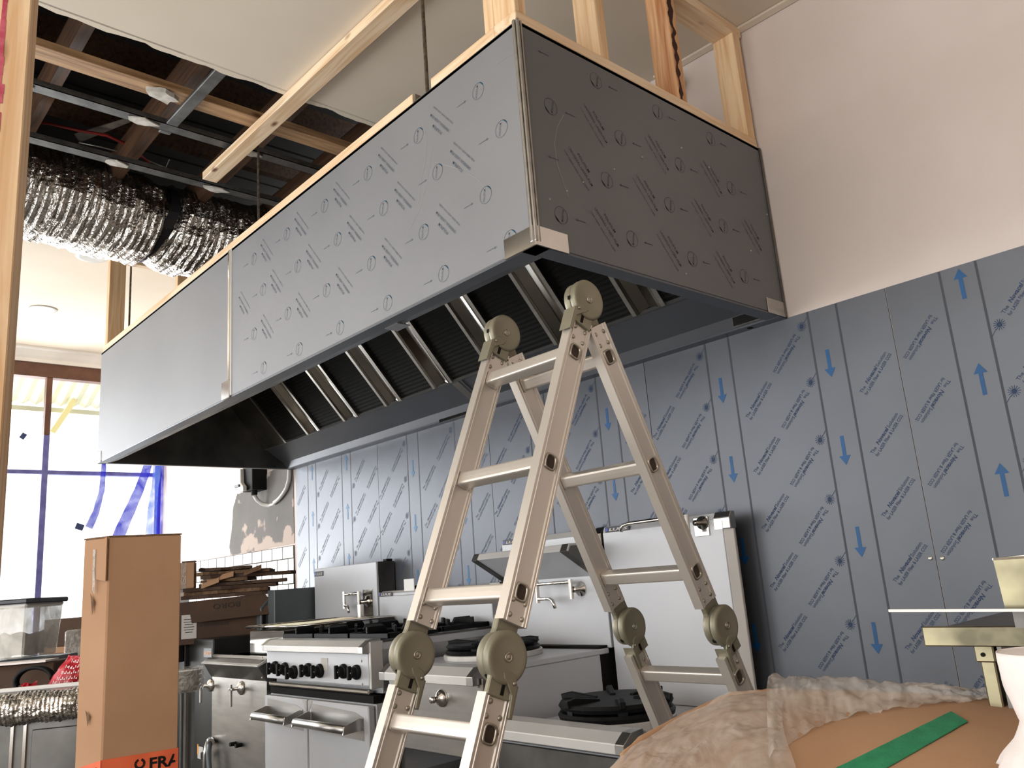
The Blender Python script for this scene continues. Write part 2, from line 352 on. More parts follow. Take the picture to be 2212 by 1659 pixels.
# ceiling with the torn opening
hx0, hx1, hy0, hy1 = -3.42, -1.41, -3.3, -0.42
mb = MB()
def cslab(x0, x1, y0, y1):
    mb.add([(x0, y0, cz(x0)), (x1, y0, cz(x1)), (x1, y1, cz(x1)), (x0, y1, cz(x0)), (x0, y0, cz(x0) + .013), (x1, y0, cz(x1) + .013), (x1, y1, cz(x1) + .013), (x0, y1, cz(x0) + .013)],
           [(0, 3, 2, 1), (4, 5, 6, 7), (0, 1, 5, 4), (1, 2, 6, 5), (2, 3, 7, 6), (3, 0, 4, 7)])
cslab(XW - 0.1, hx0, YL, 0); cslab(hx1 + .02, XB, YL, -0.42); cslab(hx0, hx1 + .02, YL, hy0)
cslab(hx0, -1.0, hy1, 0); cslab(-1.0, -0.62, hy1, -0.30); cslab(-0.62, XB, hy1, 0)
# ragged near edge
n = 90; ys = [hy0 + (hy1 - hy0) * i / n for i in range(n + 1)]
ed = [hx1 + 0.012 + 0.016 * noise.noise(Vector((y * 9, 0, 0))) + random.uniform(-.004, .004) for y in ys]
for i in range(n):
    x1 = hx1 + .03; a, b = ed[i] - .016, ed[i + 1] - .016; y0, y1 = ys[i], ys[i + 1]
    mb.add([(a, y0, cz(a)), (x1, y0, cz(x1)), (x1, y1, cz(x1)), (b, y1, cz(b)), (a, y0, cz(a) + .013), (x1, y0, cz(x1) + .013), (x1, y1, cz(x1) + .013), (b, y1, cz(b) + .013)],
           [(0, 3, 2, 1), (4, 5, 6, 7), (3, 0, 4, 7)])
ceil_o = structure('ceiling', mb, 'ceiling_board')
# dark roof space above the opening
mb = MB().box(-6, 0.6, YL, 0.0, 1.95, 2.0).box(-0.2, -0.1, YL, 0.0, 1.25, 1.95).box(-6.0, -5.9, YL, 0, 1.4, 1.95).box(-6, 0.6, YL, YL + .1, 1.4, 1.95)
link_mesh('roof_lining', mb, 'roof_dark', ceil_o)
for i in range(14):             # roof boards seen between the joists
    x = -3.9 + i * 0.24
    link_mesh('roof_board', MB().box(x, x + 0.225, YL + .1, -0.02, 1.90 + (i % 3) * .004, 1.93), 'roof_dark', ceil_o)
# cornices: small shadow-line trims along the kitchen wall, thick moulding on the window wall
mb = MB()
for (x0, x1) in ((-3.4, -0.66), (-0.40, XB)):
    mb.prism([(x0, -0.002, cz(x0) - .016), (x0, -0.03, cz(x0) - .010), (x0, -0.03, cz(x0) - .001), (x0, -0.002, cz(x0) - .001)], (x1 - x0, 0, cz(x1) - cz(x0)))
structure('trim_1', mb, 'ceiling_board', bevel=.002)
mb = MB(); zt = cz(XW)
mb.prism([(XW, YL, zt), (XW + .10, YL, zt), (XW + .10, YL, zt - .02), (XW + .07, YL, zt - .03), (XW + .05, YL, zt - .07), (XW + .03, YL, zt - .09), (XW + .03, YL, zt - .12), (XW, YL, zt - .12)], (0, -YL, 0))
structure('trim_2', mb, 'white_paint')
# window wall: solid strip beside the kitchen wall, low sill wall, head
yr = P(372, 1100, 0, XW).y
mb = MB().box(XW - .15, XW, yr, 0, FL, zt).box(XW - .15, XW, YL, yr, FL, -1.25).box(XW - .15, XW, YL, yr, zt - .12, zt + .02)
structure('wall_window', mb, 'white_paint')
zh1 = P(100, 790, 0, XW).z - .0; zh0 = zh1 - 0.10; ztr = P(95, 1020, 0, XW).z; ym = P(103, 900, 0, XW).y
win = thing('window_1', (XW, (YL + yr) / 2, -1.25), 'x', 'x'); del win['label']; del win['category']; win['kind'] = 'structure'
link_mesh('window_head', MB().box(XW - .08, XW + .012, YL, yr, zh0, zt - .11), 'brown_frame', win, bevel=.004)
ys_m = [ym - 1.15 * k for k in range(-1, 3)]
for y in ys_m:
    if y > yr - 0.05: continue
    if abs(y - ym) < .01:
        link_mesh('mullion', MB().box(XW - .06, XW + .01, y - .022, y + .022, P(98, 940, 0, XW).z, zh0), 'brown_frame', win, bevel=.003)
        link_mesh('mullion', MB().box(XW - .06, XW + .01, y - .022, y + .022, -1.25, P(98, 940, 0, XW).z), 'blue_frame', win, bevel=.003, label='mullion still covered in blue film')
    else: link_mesh('mullion', MB().box(XW - .06, XW + .01, y - .022, y + .022, -1.25, zh0), 'blue_frame', win, bevel=.003)
link_mesh('transom', MB().box(XW - .055, XW + .006, YL, yr, ztr - .016, ztr + .016), 'blue_frame', win, bevel=.003)
link_mesh('window_sill', MB().box(XW - .08, XW + .05, YL, yr, -1.27, -1.235), 'white_paint', win, bevel=.004)
link_mesh('architrave', MB().box(XW - .01, XW + .03, yr - .03, yr + .06, -1.25, zt - .1), 'cream_paint', win, bevel=.004)
yy = [YL] + sorted([y for y in ys_m if y < yr - .05]) + [yr]
for i in range(len(yy) - 1):
    for (z0, z1) in ((-1.235, ztr - .016), (ztr + .016, zh0)):
        link_mesh('pane', MB().box(XW - .033, XW - .028, yy[i] + .022, yy[i + 1] - .022, z0, z1), 'window_glass', win)
# outside the window: verandah roof edge with beam and brace
va = thing('verandah_roof', (-7.6, -1.8, 0.5), 'pale verandah with corrugated roof edge seen through the upper window panes', 'verandah')
pA = P(10, 872, 0, -7.4); pB = P(212, 884, 0, -7.4)
mb = MB(); k = 70; y0, y1 = pA.y - 1.6, pB.y + 1.4
top = [Vector((-7.4, y0 + (y1 - y0) * i / k, pA.z + .03 + .028 * (1 if i % 2 else -1) * .6)) for i in range(k + 1)]
for i in range(k):
    a, b = top[i], top[i + 1]
    mb.add([a, b, b + Vector((1.0, 0, .38)), a + Vector((1.0, 0, .38))], [(0, 1, 2, 3)])
link_mesh('corrugated_sheet', mb, 'verandah_tin', va, solid=.006)
link_mesh('beam', MB().box(-7.45, -7.40, y0, y1, pA.z - .05, pA.z - .005), 'verandah_tin', va)
a = P(205, 800, 0, -7.3); b = P(112, 935, 0, -7.3)
link_mesh('brace', MB().bar(a, b, .05, .05, (1, 0, 0)), 'yellow_steel', va)
# ceiling downlights beyond the opening
for (px, py, rpx, lab) in ((199, 553, 30, 'round flush ceiling downlight beside the timber frame near the duct'), (93, 667, 27, 'round flush ceiling downlight further back towards the window')):
    v = _ray(px, py); t = (1.145 - .031 * CAM.x - CAM.z) / (v.z + .031 * v.x); p = CAM + v * t
    d = thing('downlight', p, lab, 'ceiling light', 'recessed ceiling downlights')
    mb = MB(); mb.lathe([(.062, 0), (.085, -.002), (.09, -.006), (.085, -.010), (.066, -.010)], p, n=32); link_mesh('bezel', mb, 'grey_pipe', d, smooth=True)
    link_mesh('lens', MB().cyl(p + Vector((0, 0, -.004)), p + Vector((0, 0, -.001)), .062, 28), 'white_plastic', d)
# ---- wall tiles and torn render beyond the steel sheets
tx1 = -3.60; tz1 = -0.49; tw = 0.152; th = 0.080
link_mesh('tile_bed', MB().box(-6.0, tx1, -.006, -.0005, FL, tz1), 'grout', wr)
tm = None
for r in range(14):
    off = (tw / 2 if r % 2 else 0)
    for c in range(12):
        x1 = tx1 - c * tw + off - .004; x0 = x1 - tw + .008
        if x1 > tx1: x1 = tx1
        if x1 - x0 < .02 or x0 < -4.9 - .5: continue
        z1 = tz1 - r * th - .0025; z0 = z1 - th + .005
        if x1 - x0 > tw - .01 and tm is not None:
            o = bpy.data.objects.new('tile', tm.data); C.objects.link(o); o.parent = wr
            o.location = tm.location + Vector((x0 - tmx, random.uniform(-.0008, .0008), z0 - tmz)); 
            bmod = o.modifiers.new('bevel', 'BEVEL'); bmod.width = .0015; bmod.segments = 1
        else:
            o = link_mesh('tile', MB().box(x0, x1, -.0085, -.004, z0, z1), 'tile_white', wr, bevel=.0015)
            if x1 - x0 > tw - .01: tm = o; tmx = x0; tmz = z0
poly = [(-4.57, -.49), (-3.6, -.482), (-3.6, .10), (-3.9, .04), (-4.2, -.02), (-4.36, -.05), (-4.47, -.055), (-4.5, -.10), (-4.53, -.14), (-4.555, -.3), (-4.60, -.42)]
pp = []
for i in range(len(poly)):
    a = Vector((poly[i][0], 0, poly[i][1])); b = Vector((poly[(i + 1) % len(poly)][0], 0, poly[(i + 1) % len(poly)][1]))
    for k in range(6): pp.append(a.lerp(b, k / 6) + Vector((random.uniform(-.004, .004), 0, random.uniform(-.005, .005))))
link_mesh('exposed_render', MB().prism([p + Vector((0, -.004, 0)) for p in pp], (0, .003, 0)), 'render_patch', wr)
# ================================================================== HOOD
L = 3.603; H = 0.6446; DY = 1.2
hood = thing('exhaust_hood', (-L / 2, -DY / 2, 0), 'long stainless steel kitchen exhaust hood with printed protective film and eight dark filters', 'exhaust hood')
SX = -1.815   # seam between the two front sheets
fr = link_mesh('front_panel', MB().box(SX + .006, -.004, -DY, -DY + .012, .004, H), 'film_hood', hood, bevel=.003)
fl = link_mesh('front_panel', MB().box(-L, SX - .006, -DY, -DY + .012, .004, H), 'film_hood', hood, bevel=.003, label='far front panel, paler and almost without print')
en = link_mesh('end_panel', MB().box(-.012, 0, -DY + .004, -.006, .004, H), 'film_shaded_end', hood, bevel=.003, label='near end panel, shade darkened into its film colour')
link_mesh('far_end_panel', MB().box(-L, -L + .01, -DY + .012, -.006, .004, H), 'steel_dark', hood)
link_mesh('back_panel', MB().box(-L, 0, -.006, -.002, .004, H), 'steel_dark', hood)
link_mesh('top_panel', MB().box(-L, 0, -DY, -.002, H - .012, H - .001), 'steel_dark', hood)
# vertical folded seam and corner trims
link_mesh('seam_strip', MB().box(SX - .020, SX - .002, -DY - .005, -DY + .004, .03, H), 'steel_bright', hood, bevel=.003)
link_mesh('seam_strip', MB().box(SX + .002, SX + .012, -DY - .004, -DY + .004, .005, H), 'film_rail', hood, bevel=.003)
mb = MB()
for (x0, x1, y0, y1) in ((-.014, -.004, -DY - .006, -DY + .002), (-.002, .006, -DY - .004, -DY + .006), (-.002, .005, -DY + .010, -DY + .016)):
    mb.box(x0, x1, y0, y1, .01, H + .004)
link_mesh('corner_trim', mb, 'steel', hood, bevel=.003, seg=2)
link_mesh('wall_edge_trim', MB().box(-.003, .006, -.018, -.010, .0, H), 'steel_dark', hood, bevel=.002)
# steel clips where the film is peeled back
link_mesh('corner_cap', MB().box(-.115, .002, -DY - .0035, -DY, -.001, .055).box(0, .0035, -DY - .003, -1.083, -.001, .055), 'steel_bright', hood, bevel=.002)
link_mesh('corner_cap', MB().box(-L - .003, -L + .07, -DY - .0035, -DY, -.001, .06), 'steel_bright', hood, bevel=.002)
link_mesh('corner_cap', MB().box(SX - .075, SX + .002, -DY - .0065, -DY - .001, -.001, .075), 'steel_bright', hood, bevel=.002)
link_mesh('corner_cap', MB().box(0, .0035, -.125, -.012, -.001, .055), 'steel', hood, bevel=.002)
# bottom lips
link_mesh('front_lip', MB().box(-L, 0, -DY + .001, -1.155, -.002, .004), 'film_inner', hood)
link_mesh('front_gutter', MB().prism([(-L, -1.156, -.001), (-L, -1.110, .010), (-L, -1.110, .030), (-L, -1.114, .030), (-L, -1.114, .014), (-L, -1.156, .003)], (L, 0, 0)), 'steel_dark', hood)
link_mesh('end_lip', MB().box(-.05, 0, -DY + .001, -.004, -.002, .004), 'film_inner', hood)
link_mesh('far_lip', MB().box(-L, -L + .02, -DY, -.004, -.002, .004), 'steel', hood)
link_mesh('seam_cover', MB().box(-.745, -.675, -1.157, -1.108, -.004, -.0015), 'steel', hood)
mb = MB().box(-L, 0, -.055, -.003, -.003, .003)
link_mesh('rear_lip', mb, 'film_inner', hood)
gut = link_mesh('rear_gutter', MB().prism([(-L + .01, -.2, .125), (-L + .01, -.075, .040), (-L + .01, -.052, .003), (-L + .01, -.049, .006), (-L + .01, -.072, .044), (-L + .01, -.198, .130)], (L - .02, 0, 0)), 'film_inner', hood)
link_mesh('rear_gutter_seam', MB().bar((-1.56, -.2, .122), (-1.56, -.076, .038), .006, .006, (1, 0, 0)).bar((-1.61, -.2, .1235), (-1.61, -.076, .0395), .05, .002, (0, .56, .83)), 'steel', hood)
link_mesh('rear_clip', MB().box(-1.93, -1.60, -.056, -.050, -.006, .012), 'steel_bright', hood, bevel=.002)
link_mesh('rear_clip', MB().box(-.17, -.06, -.075, -.068, .004, .04), 'steel_bright', hood, bevel=.002)
link_mesh('bolt_hole', MB().cyl((-.13, -.03, -.004), (-.13, -.03, -.001), .011, 16), 'gap_dark', hood)
# filter bank: sloping plane from (Y-.2, Z.125) up and forward
sl = Vector((0, -0.655, 0.755)); nrm = Vector((0, -0.755, -0.655)); B0 = Vector((0, -.2, .125)); FLEN = 0.52
link_mesh('filter_head_plate', MB().box(-L + .012, -.012, -.548, -DY + .012, .515, .525), 'steel_dark', hood)
link_mesh('filter_backing', MB().obox(B0 + sl * .27 - nrm * .03 + Vector((-L / 2, 0, 0)), (L / 2 - .012, 0, 0), sl * .28, nrm * .002), 'gap_dark', hood)
link_mesh('filter_sill', MB().bar((-L + .01, -.2, .124), (-.012, -.2, .124), .012, .012), 'steel', hood)
F0 = -0.358; PER = 0.42; FW = 0.285
for k in range(8):
    x0 = F0 - PER * k; x1 = x0 + FW
    c = Vector(((x0 + x1) / 2, 0, 0)) + B0 + sl * (FLEN / 2)
    if k == 0:
        proto = thing('grease_filter', c, 'x', 'x'); del proto['label']; del proto['category']
        proto.parent = hood; proto.location = c - hood.location
        me = bpy.data.meshes.new('filter_core'); hx = Vector((FW / 2, 0, 0)); s2 = sl * FLEN / 2
        rows = 26; vs = []; fs = []; uv = []
        for i in range(rows):      # folded ridges across the filter
            for t, dz in ((i / rows, 0), ((i + .5) / rows, .004), ((i + 1) / rows, 0)):
                q = s2 * (2 * t - 1) - nrm * dz; vs += [q - hx, q + hx]; uv += [(0, t), (1, t)]
        for i in range(rows): b_ = i * 6; fs += [(b_, b_ + 1, b_ + 3, b_ + 2), (b_ + 2, b_ + 3, b_ + 5, b_ + 4)]
        me.from_pydata(vs, [], fs); ul = me.uv_layers.new(name='UV')
        for lp in me.loops: ul.data[lp.index].uv = (uv[lp.vertex_index][0] * 0.55, uv[lp.vertex_index][1])
        me.materials.append(MT['filter_core']); core = bpy.data.objects.new('filter_core', me); C.objects.link(core); core.parent = proto
        kids = [core]
        m2 = MB().obox((0, 0, 0), (.009, 0, 0), s2, nrm * .012); fr1 = bpy.data.meshes.new('frame_rail'); fr1.from_pydata(m2.v, [], m2.f); fr1.materials.append(MT['steel'])
        for sgn in (-1, 1):
            fo = bpy.data.objects.new('frame_rail', fr1); C.objects.link(fo); fo.parent = proto; fo.location = hx * sgn; kids.append(fo)
    else:
        o = proto.copy(); C.objects.link(o); o.location = proto.location + Vector((-PER * k, 0, 0))
        for ch in kids:
            c2 = ch.copy(); C.objects.link(c2); c2.parent = o
    if k < 7:
        a = x0 - (PER - FW); b = x0; mid = (a + b) / 2
        g0 = B0 + nrm * .006; e = sl * FLEN
        m3 = MB()
        for (xa, xb, da, db) in ((a + .009, a + .022, .004, .002), (a + .022, mid, 0, -.014), (mid, b - .022, -.014, 0), (b - .022, b - .009, .002, .004)):
            m3.add([g0 + Vector((xa, 0, 0)) + nrm * da, g0 + Vector((xb, 0, 0)) + nrm * db, g0 + Vector((xb, 0, 0)) + nrm * db + e, g0 + Vector((xa, 0, 0)) + nrm * da + e], [(0, 1, 2, 3)])
        link_mesh('filter_spacer', m3, 'mirror_dark', hood, solid=.002)
link_mesh('filter_end_plate', MB().obox(B0 + sl * .26 + Vector((-3.45, 0, 0)) + nrm * .004, (.142, 0, 0), sl * .26, nrm * .002), 'steel_dark', hood)
# ---- printed film on the hood
def hood_print(origin, U, V, N, u0, u1, v0, v1, flip, ink):
    mb = MB(); mt = MB(); O = Vector(origin); U = Vector(U); V = Vector(V); N = Vector(N)
    def pt(u, v): return O + U * u + V * v + N * .0009
    s = -1 if flip else 1
    rows = (0.523, 0.366, 0.208, 0.050)
    for ri, rz in enumerate(rows):
        for k in range(-2, 16):
            if flip: cu = -0.896 - (0.0 if ri % 2 == 0 else -0.083) + 0.285 * k - 0.57; cv = rz + .056
            else: cu = -0.173 + (0.082 if ri % 2 else 0) - 0.284 * (k - 1); cv = rz
            def q(a, b): return pt(cu + s * a, cv + s * b)
            inside = lambda a, b, m_=.02: (u0 + m_ < cu + s * a < u1 - m_) and (v0 + m_ < cv + s * b < v1 - m_)
            if inside(0, 0, .026):
                n_ = 28; R = .0245
                for i in range(n_):
                    t0 = 2 * math.pi * i / n_; t1 = 2 * math.pi * (i + 1) / n_
                    mb.add([q(R * math.cos(t0), R * math.sin(t0)), q((R - .0012) * math.cos(t0), (R - .0012) * math.sin(t0)), q((R - .0012) * math.cos(t1), (R - .0012) * math.sin(t1)), q(R * math.cos(t1), R * math.sin(t1))], [(0, 1, 2, 3)])
                put_text(mb, 'POLIFILM', .0095, q(-.006, -.018), (U * .2 + V * .98) * s, (U * -.98 + V * .2) * s, .004, width=.036)
                arc = [q(R * math.cos(t), R * math.sin(t)) for t in [math.radians(12 + 9 * i) for i in range(8)]]
                mt.add(arc, [tuple(range(8))])
            if inside(-.094, -.002): flat_arrow(mb, q(-.094, -.002), q(-.054, -.002), .0009, .0042, .008, N)
            if inside(.078, .05, .01) and inside(.175, -.06, .01):
                # three lines, reading from lower right to upper left
                d = (U * -.656 + V * .755) * s; up = (U * -.755 + V * -.656) * s
                put_text(mb, 'FOR FIBER AND CO2 LASER', .0075, q(.168, -.040), d, up, .004, width=.13)
                put_text(mb, 'UNIVERSAL LASER-FILM', .012, q(.150, -.055), d, up, .006, width=.125)
                put_text(mb, 'POLIFILM', .013, q(.115, -.045), d, up, .008, width=.06)
    return mb, mt
mb, mt = hood_print((0, -DY, 0), (1, 0, 0), (0, 0, 1), (0, -1, 0), SX + .02, -.02, .018, H, False, 0)
o = link_mesh('film_print', mb, 'hood_ink', fr); o['kind'] = 'stuff'; o = link_mesh('film_print', mt, 'teal_ink', fr); o['kind'] = 'stuff'
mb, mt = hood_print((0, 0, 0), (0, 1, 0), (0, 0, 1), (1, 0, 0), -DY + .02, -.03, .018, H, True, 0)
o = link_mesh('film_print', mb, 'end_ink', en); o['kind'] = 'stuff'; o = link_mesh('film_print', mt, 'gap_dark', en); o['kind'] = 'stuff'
gU = Vector((1, 0, 0)); gV = Vector((0, -.125, .085)).normalized(); gN = Vector((0, -.085, -.125)).normalized()
mb = MB()
for k in range(6):
    for cu, cv in ((-.22 - .62 * k, .05),):
        o0 = Vector((cu, -.075, .040)) + gV * cv + gN * .001
        flat_arrow(mb, o0 - gU * .05, o0 - gU * .008, .0009, .004, .008, gN)
        put_text(mb, 'UNIVERSAL LASER-FILM', .012, o0 - gU * .10 + gV * .015, (-gU * .9 + gV * .4).normalized(), (-gV * .9 - gU * .4).normalized(), .004, width=.13)
o = link_mesh('film_print', mb, 'hood_ink', gut); o['kind'] = 'stuff'
# a few light scratches in the film
mb = MB()
def scr(pts, w_=.0006):
    for i in range(len(pts) - 1): flat_line(mb, pts[i], pts[i + 1], w_, (0, -1, 0))
def hp(px, py): q = P(px, py, 1, -DY); q.y -= .0012; return q
scr([hp(913, 268), hp(922, 300), hp(919, 345), hp(908, 400), hp(903, 440)]); scr([hp(932, 320), hp(925, 380), hp(908, 450), hp(880, 505)])
scr([hp(940, 350), hp(990, 365), hp(1030, 385), hp(1050, 410)]); scr([hp(1072, 138), hp(1092, 127), hp(1108, 115)])
o = link_mesh('scratch_marks', mb, 'scratch', fr); o['kind'] = 'stuff'
mb = MB()
def ep(px, py): q = P(px, py, 0, 0); q.x += .0012; return q
for pl in (((1217, 248), (1203, 275), (1197, 310), (1203, 355), (1218, 400), (1227, 425)),):
    for i in range(len(pl) - 1): flat_line(mb, ep(*pl[i]), ep(*pl[i + 1]), .0008, (1, 0, 0))
for (px, py) in ((1258, 392), (1223, 411), (1186, 429), (1325, 364), (1385, 338), (1470, 318), (1530, 360), (1655, 462), (1620, 540), (1480, 590)):
    mb.add([ep(px, py), ep(px + 3, py), ep(px + 3, py + 3), ep(px, py + 3)], [(0, 1, 2, 3)])
o = link_mesh('scratch_marks', mb, 'scratch', en); o['kind'] = 'stuff'
# ================================================================== STEEL WALL SHEETS
SW = 0.976
def wall_sheet(idx, x0, flip, lab, faint=False, ztop=0.0):
    s_ = link_mesh('steel_wall_sheet', MB().box(x0 + .0015, x0 + SW - .0015, -.005, -.001, FL + .02, ztop), 'film_wall')
    tag(s_, lab, 'wall panel', 'film covered steel sheets lining the kitchen wall')
    xr = x0 + SW; ln = MB(); ar = MB(); tx = MB(); N = Vector((0, -1, 0))
    def T(x, z):   # local pattern coordinates of the un-flipped sheet ending at x=.341
        if flip: return Vector((x0 + (0.341 - x), -.0058, -0.249 - z))
        return Vector((x0 + (x + 0.635), -.0058, z))
    sg = -1 if flip else 1
    lo_, hi_ = x0 + .01, xr - .01
    for c in (0.418, 0.0, -0.418, -0.836):
        for lx in (0.075 + c, 0.177 + c):
            a = T(lx, 0)
            if lo_ < a.x < hi_: flat_line(ln, (a.x, -.0058, -.002), (a.x, -.0058, FL + .05), .0065, N)
        for k in range(-12, 9):
            z = -.145 - .2895 * k; a = T(.122 + c, z); b = T(.122 + c, z - .094)
            if lo_ < a.x < hi_ and max(a.z, b.z) < -.008 and min(a.z, b.z) > -1.6: flat_arrow(ar, a, b, .006, .019, .030, N)
        for k in range(-12, 12):
            z = -.045 - .195 * k; a = T(.048 + c, z)
            if lo_ + .01 < a.x < hi_ and -1.55 < a.z < -.02:
                for r in range(14):
                    t = 2 * math.pi * r / 14; d = Vector((math.cos(t), 0, math.sin(t)))
                    flat_line(tx, a + d * .005, a + d * .017, .0018, N)
                tx.add([a + Vector((math.cos(2 * math.pi * r / 10), 0, math.sin(2 * math.pi * r / 10))) * .006 for r in range(10)], [tuple(range(10))])
                flat_line(tx, a + Vector((.010, 0, .010)) * sg, a + Vector((.024, 0, .028)) * sg, .0015, N)
            for (sx_, sz_, ang) in ((.212 + c, -.118 - .1955 * k, 48), (.030 + c, -.071 - .1955 * k, 228)):
                a = T(sx_, sz_); t = math.radians(ang + (180 if flip else 0)); U = Vector((math.cos(t), 0, math.sin(t))); V = Vector((-math.sin(t), 0, math.cos(t)))
                e_ = a + U * .15
                if min(a.x, e_.x) > lo_ and max(a.x, e_.x) < hi_ and max(a.z, e_.z) < -.012 and min(a.z, e_.z) > -1.55:
                    put_text(tx, 'The', .0155, a, U, V, .006); put_text(tx, 'Novacel', .0175, a + U * .034, U, V, .028, shear=.2)
                    put_text(tx, 'Solution', .0155, a + U * .096, U, V, .006)
                    put_text(tx, 'for LASER Fiber & LASER CO2', .0145, a - V * .0165 + U * .002, U, V, .012, width=.148)
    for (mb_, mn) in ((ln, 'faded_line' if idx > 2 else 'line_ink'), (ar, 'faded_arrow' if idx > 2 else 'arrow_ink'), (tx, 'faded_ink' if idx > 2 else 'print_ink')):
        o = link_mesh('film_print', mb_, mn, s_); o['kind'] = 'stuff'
    return s_
wall_sheet(0, 0.341, True, 'steel wall sheet with upward blue arrows, nearest one at the right edge')
wall_sheet(1, 0.341 - SW, False, 'steel wall sheet behind the ladder, reaching past the near hood corner')
wall_sheet(2, 0.341 - 2 * SW, False, 'steel wall sheet behind the splashbacks with taps, second from the hood corner')
wall_sheet(3, 0.341 - 3 * SW, False, 'steel wall sheet behind the six-burner range')
wall_sheet(4, 0.341 - 4 * SW, True, 'furthest steel wall sheet, ending at the white tiles')
# rivet heads beside the last joint
for px, lab in ((2010, 'small round steel rivet left of the sheet joint'), (2036, 'small round steel rivet right of the sheet joint')):
    p = P(px, 1206, 1, -.006)
    tag(link_mesh('rivet', MB().lathe([(.006, 0), (.0055, .002), (.003, .003)], p, (0, -1, 0), 12), 'rivet'), lab, 'rivet')
# ================================================================== TIMBER FRAMING OVER THE HOOD
t = thing('bulkhead_end_frame', (0, -.6, H), 'pine stud frame standing on the near end of the hood', 'timber frame')
bp = .034
link_mesh('bottom_plate', MB().box(-.09, -.001, -DY, -.02, H, H + bp), 'pine_y', t, bevel=.002)
link_mesh('top_plate', MB().prism([(-.09, -DY, cz(-.09) - .042), (0, -DY, cz(0) - .042), (0, -DY, cz(0) - .002), (-.09, -DY, cz(-.09) - .002)], (0, DY - .012, 0)), 'pine_y', t, bevel=.002)
def zt_(x): return cz(x) - .042
for (y0, y1, mn, lab) in ((-DY, -DY + .042, 'pine_z', None), (-.86, -.818, 'pine_z', None), (-.475, -.43, 'pine_stain', 'stud streaked with dark bark stain'), (-.07, -.022, 'pine_z', None)):
    link_mesh('stud', MB().box(-.088, -.002, y0, y1, H + bp, zt_(-.05)), mn, t, bevel=.002, label=lab)
def bark():
    mb = MB(); z = H + bp; top_ = zt_(-.05) - .002; k = 46; fw = lambda i, s: max(.001, .013 + .016 * noise.noise(Vector((i * .33, s, 1.7))) - .004 * (1 - i / k))
    for i in range(k):
        z0_ = z + (top_ - z) * i / k; z1_ = z + (top_ - z) * (i + 1) / k; yc = -.462 + .006 * noise.noise(Vector((i * .2, 4, 0)))
        mb.add([(-.0012, yc - fw(i, 0) * .8, z0_), (-.0012, yc + fw(i, 3), z0_), (-.0012, yc + fw(i + 1, 3), z1_), (-.0012, yc - fw(i + 1, 0) * .8, z1_)], [(0, 1, 2, 3)])
    return mb
link_mesh('bark_streak', bark(), 'bark', t)
link_mesh('stud_block', MB().box(-.13, -.088, -DY + .002, -DY + .045, H + bp, zt_(-.05)), 'pine_z', t, bevel=.002)
for x0, x1, lab in ((-.385, -.09, 'short pine plate on the hood front edge beside the near corner'), (-L + .02, -.48, 'long pine plate running along the front edge of the hood')):
    tag(link_mesh('timber_plate', MB().box(x0, x1, -DY + .001, -DY + .07, H, H + bp), 'pine_x', bevel=.002), lab, 'timber')
x0, x1 = -2.25, -.095
tag(link_mesh('timber_plate', MB().prism([(x0, -1.155, cz(x0) - .042), (x0, -1.085, cz(x0) - .042), (x0, -1.085, cz(x0) - .003), (x0, -1.155, cz(x0) - .003)], (x1 - x0, 0, cz(x1) - cz(x0))), 'pine_x', bevel=.002),
    'pine top plate fixed under the ceiling, running out past the torn opening', 'timber')
t = thing('bulkhead_far_frame', (-3.58, -.9, H), 'pine stud frame above the far end of the hood', 'timber frame')
link_mesh('top_plate', MB().box(-3.6, -3.555, -1.185, -.05, cz(-3.6) - .045, cz(-3.6) - .003), 'pine_y', t, bevel=.002)
for y0, y1 in ((-1.185, -1.095), (-.79, -.70), (-.16, -.07)):
    link_mesh('stud', MB().box(-3.6, -3.557, y0, y1, H + .002, cz(-3.6) - .045), 'pine_plain', t, bevel=.002)
# threaded rods and their hanger brackets
RD = [P(919, 120, 1, -1.165), P(558, 330, 1, -1.05), P(281, 640, 1, -1.05)]
for (x, y, lab) in ((RD[0].x, -1.165, 'black threaded rod in the gap of the hood plate'), (RD[1].x, -1.05, 'threaded rod dropping through the torn ceiling opening'), (RD[2].x, -1.05, 'threaded rod beside the far pine frame')):
    r = thing('threaded_rod', (x, y, H), lab, 'rod', 'threaded rods hanging the hood')
    ztop = 1.35 if x == RD[1].x else cz(x) - .001
    link_mesh('rod', MB().cyl((x, y, H - .0), (x, y, ztop), .006, 8), 'rod_steel', r)
    link_mesh('hanger_bracket', MB().box(x - .03, x + .03, y - .03, y + .01, H, H + .006).box(x - .03, x - .024, y - .03, y + .01, H, H + .03), 'zinc', r)
    link_mesh('nut', MB().cyl((x, y, H + .006), (x, y, H + .018), .011, 6), 'rod_steel', r)
# small second opening in the ceiling inside the bulkhead: torn board and a loose scrim
p = P(1425, 178, 1, -.05)
tag(link_mesh('broken_plaster_scrap', MB().prism([p, p + Vector((.06, 0, .02)), p + Vector((.09, 0, -.04)), p + Vector((.05, 0, -.12)), p + Vector((.02, 0, -.05))], (0, .02, 0)), 'board_core'), 'broken plaster piece hanging at the wall behind the stained stud', 'plaster')
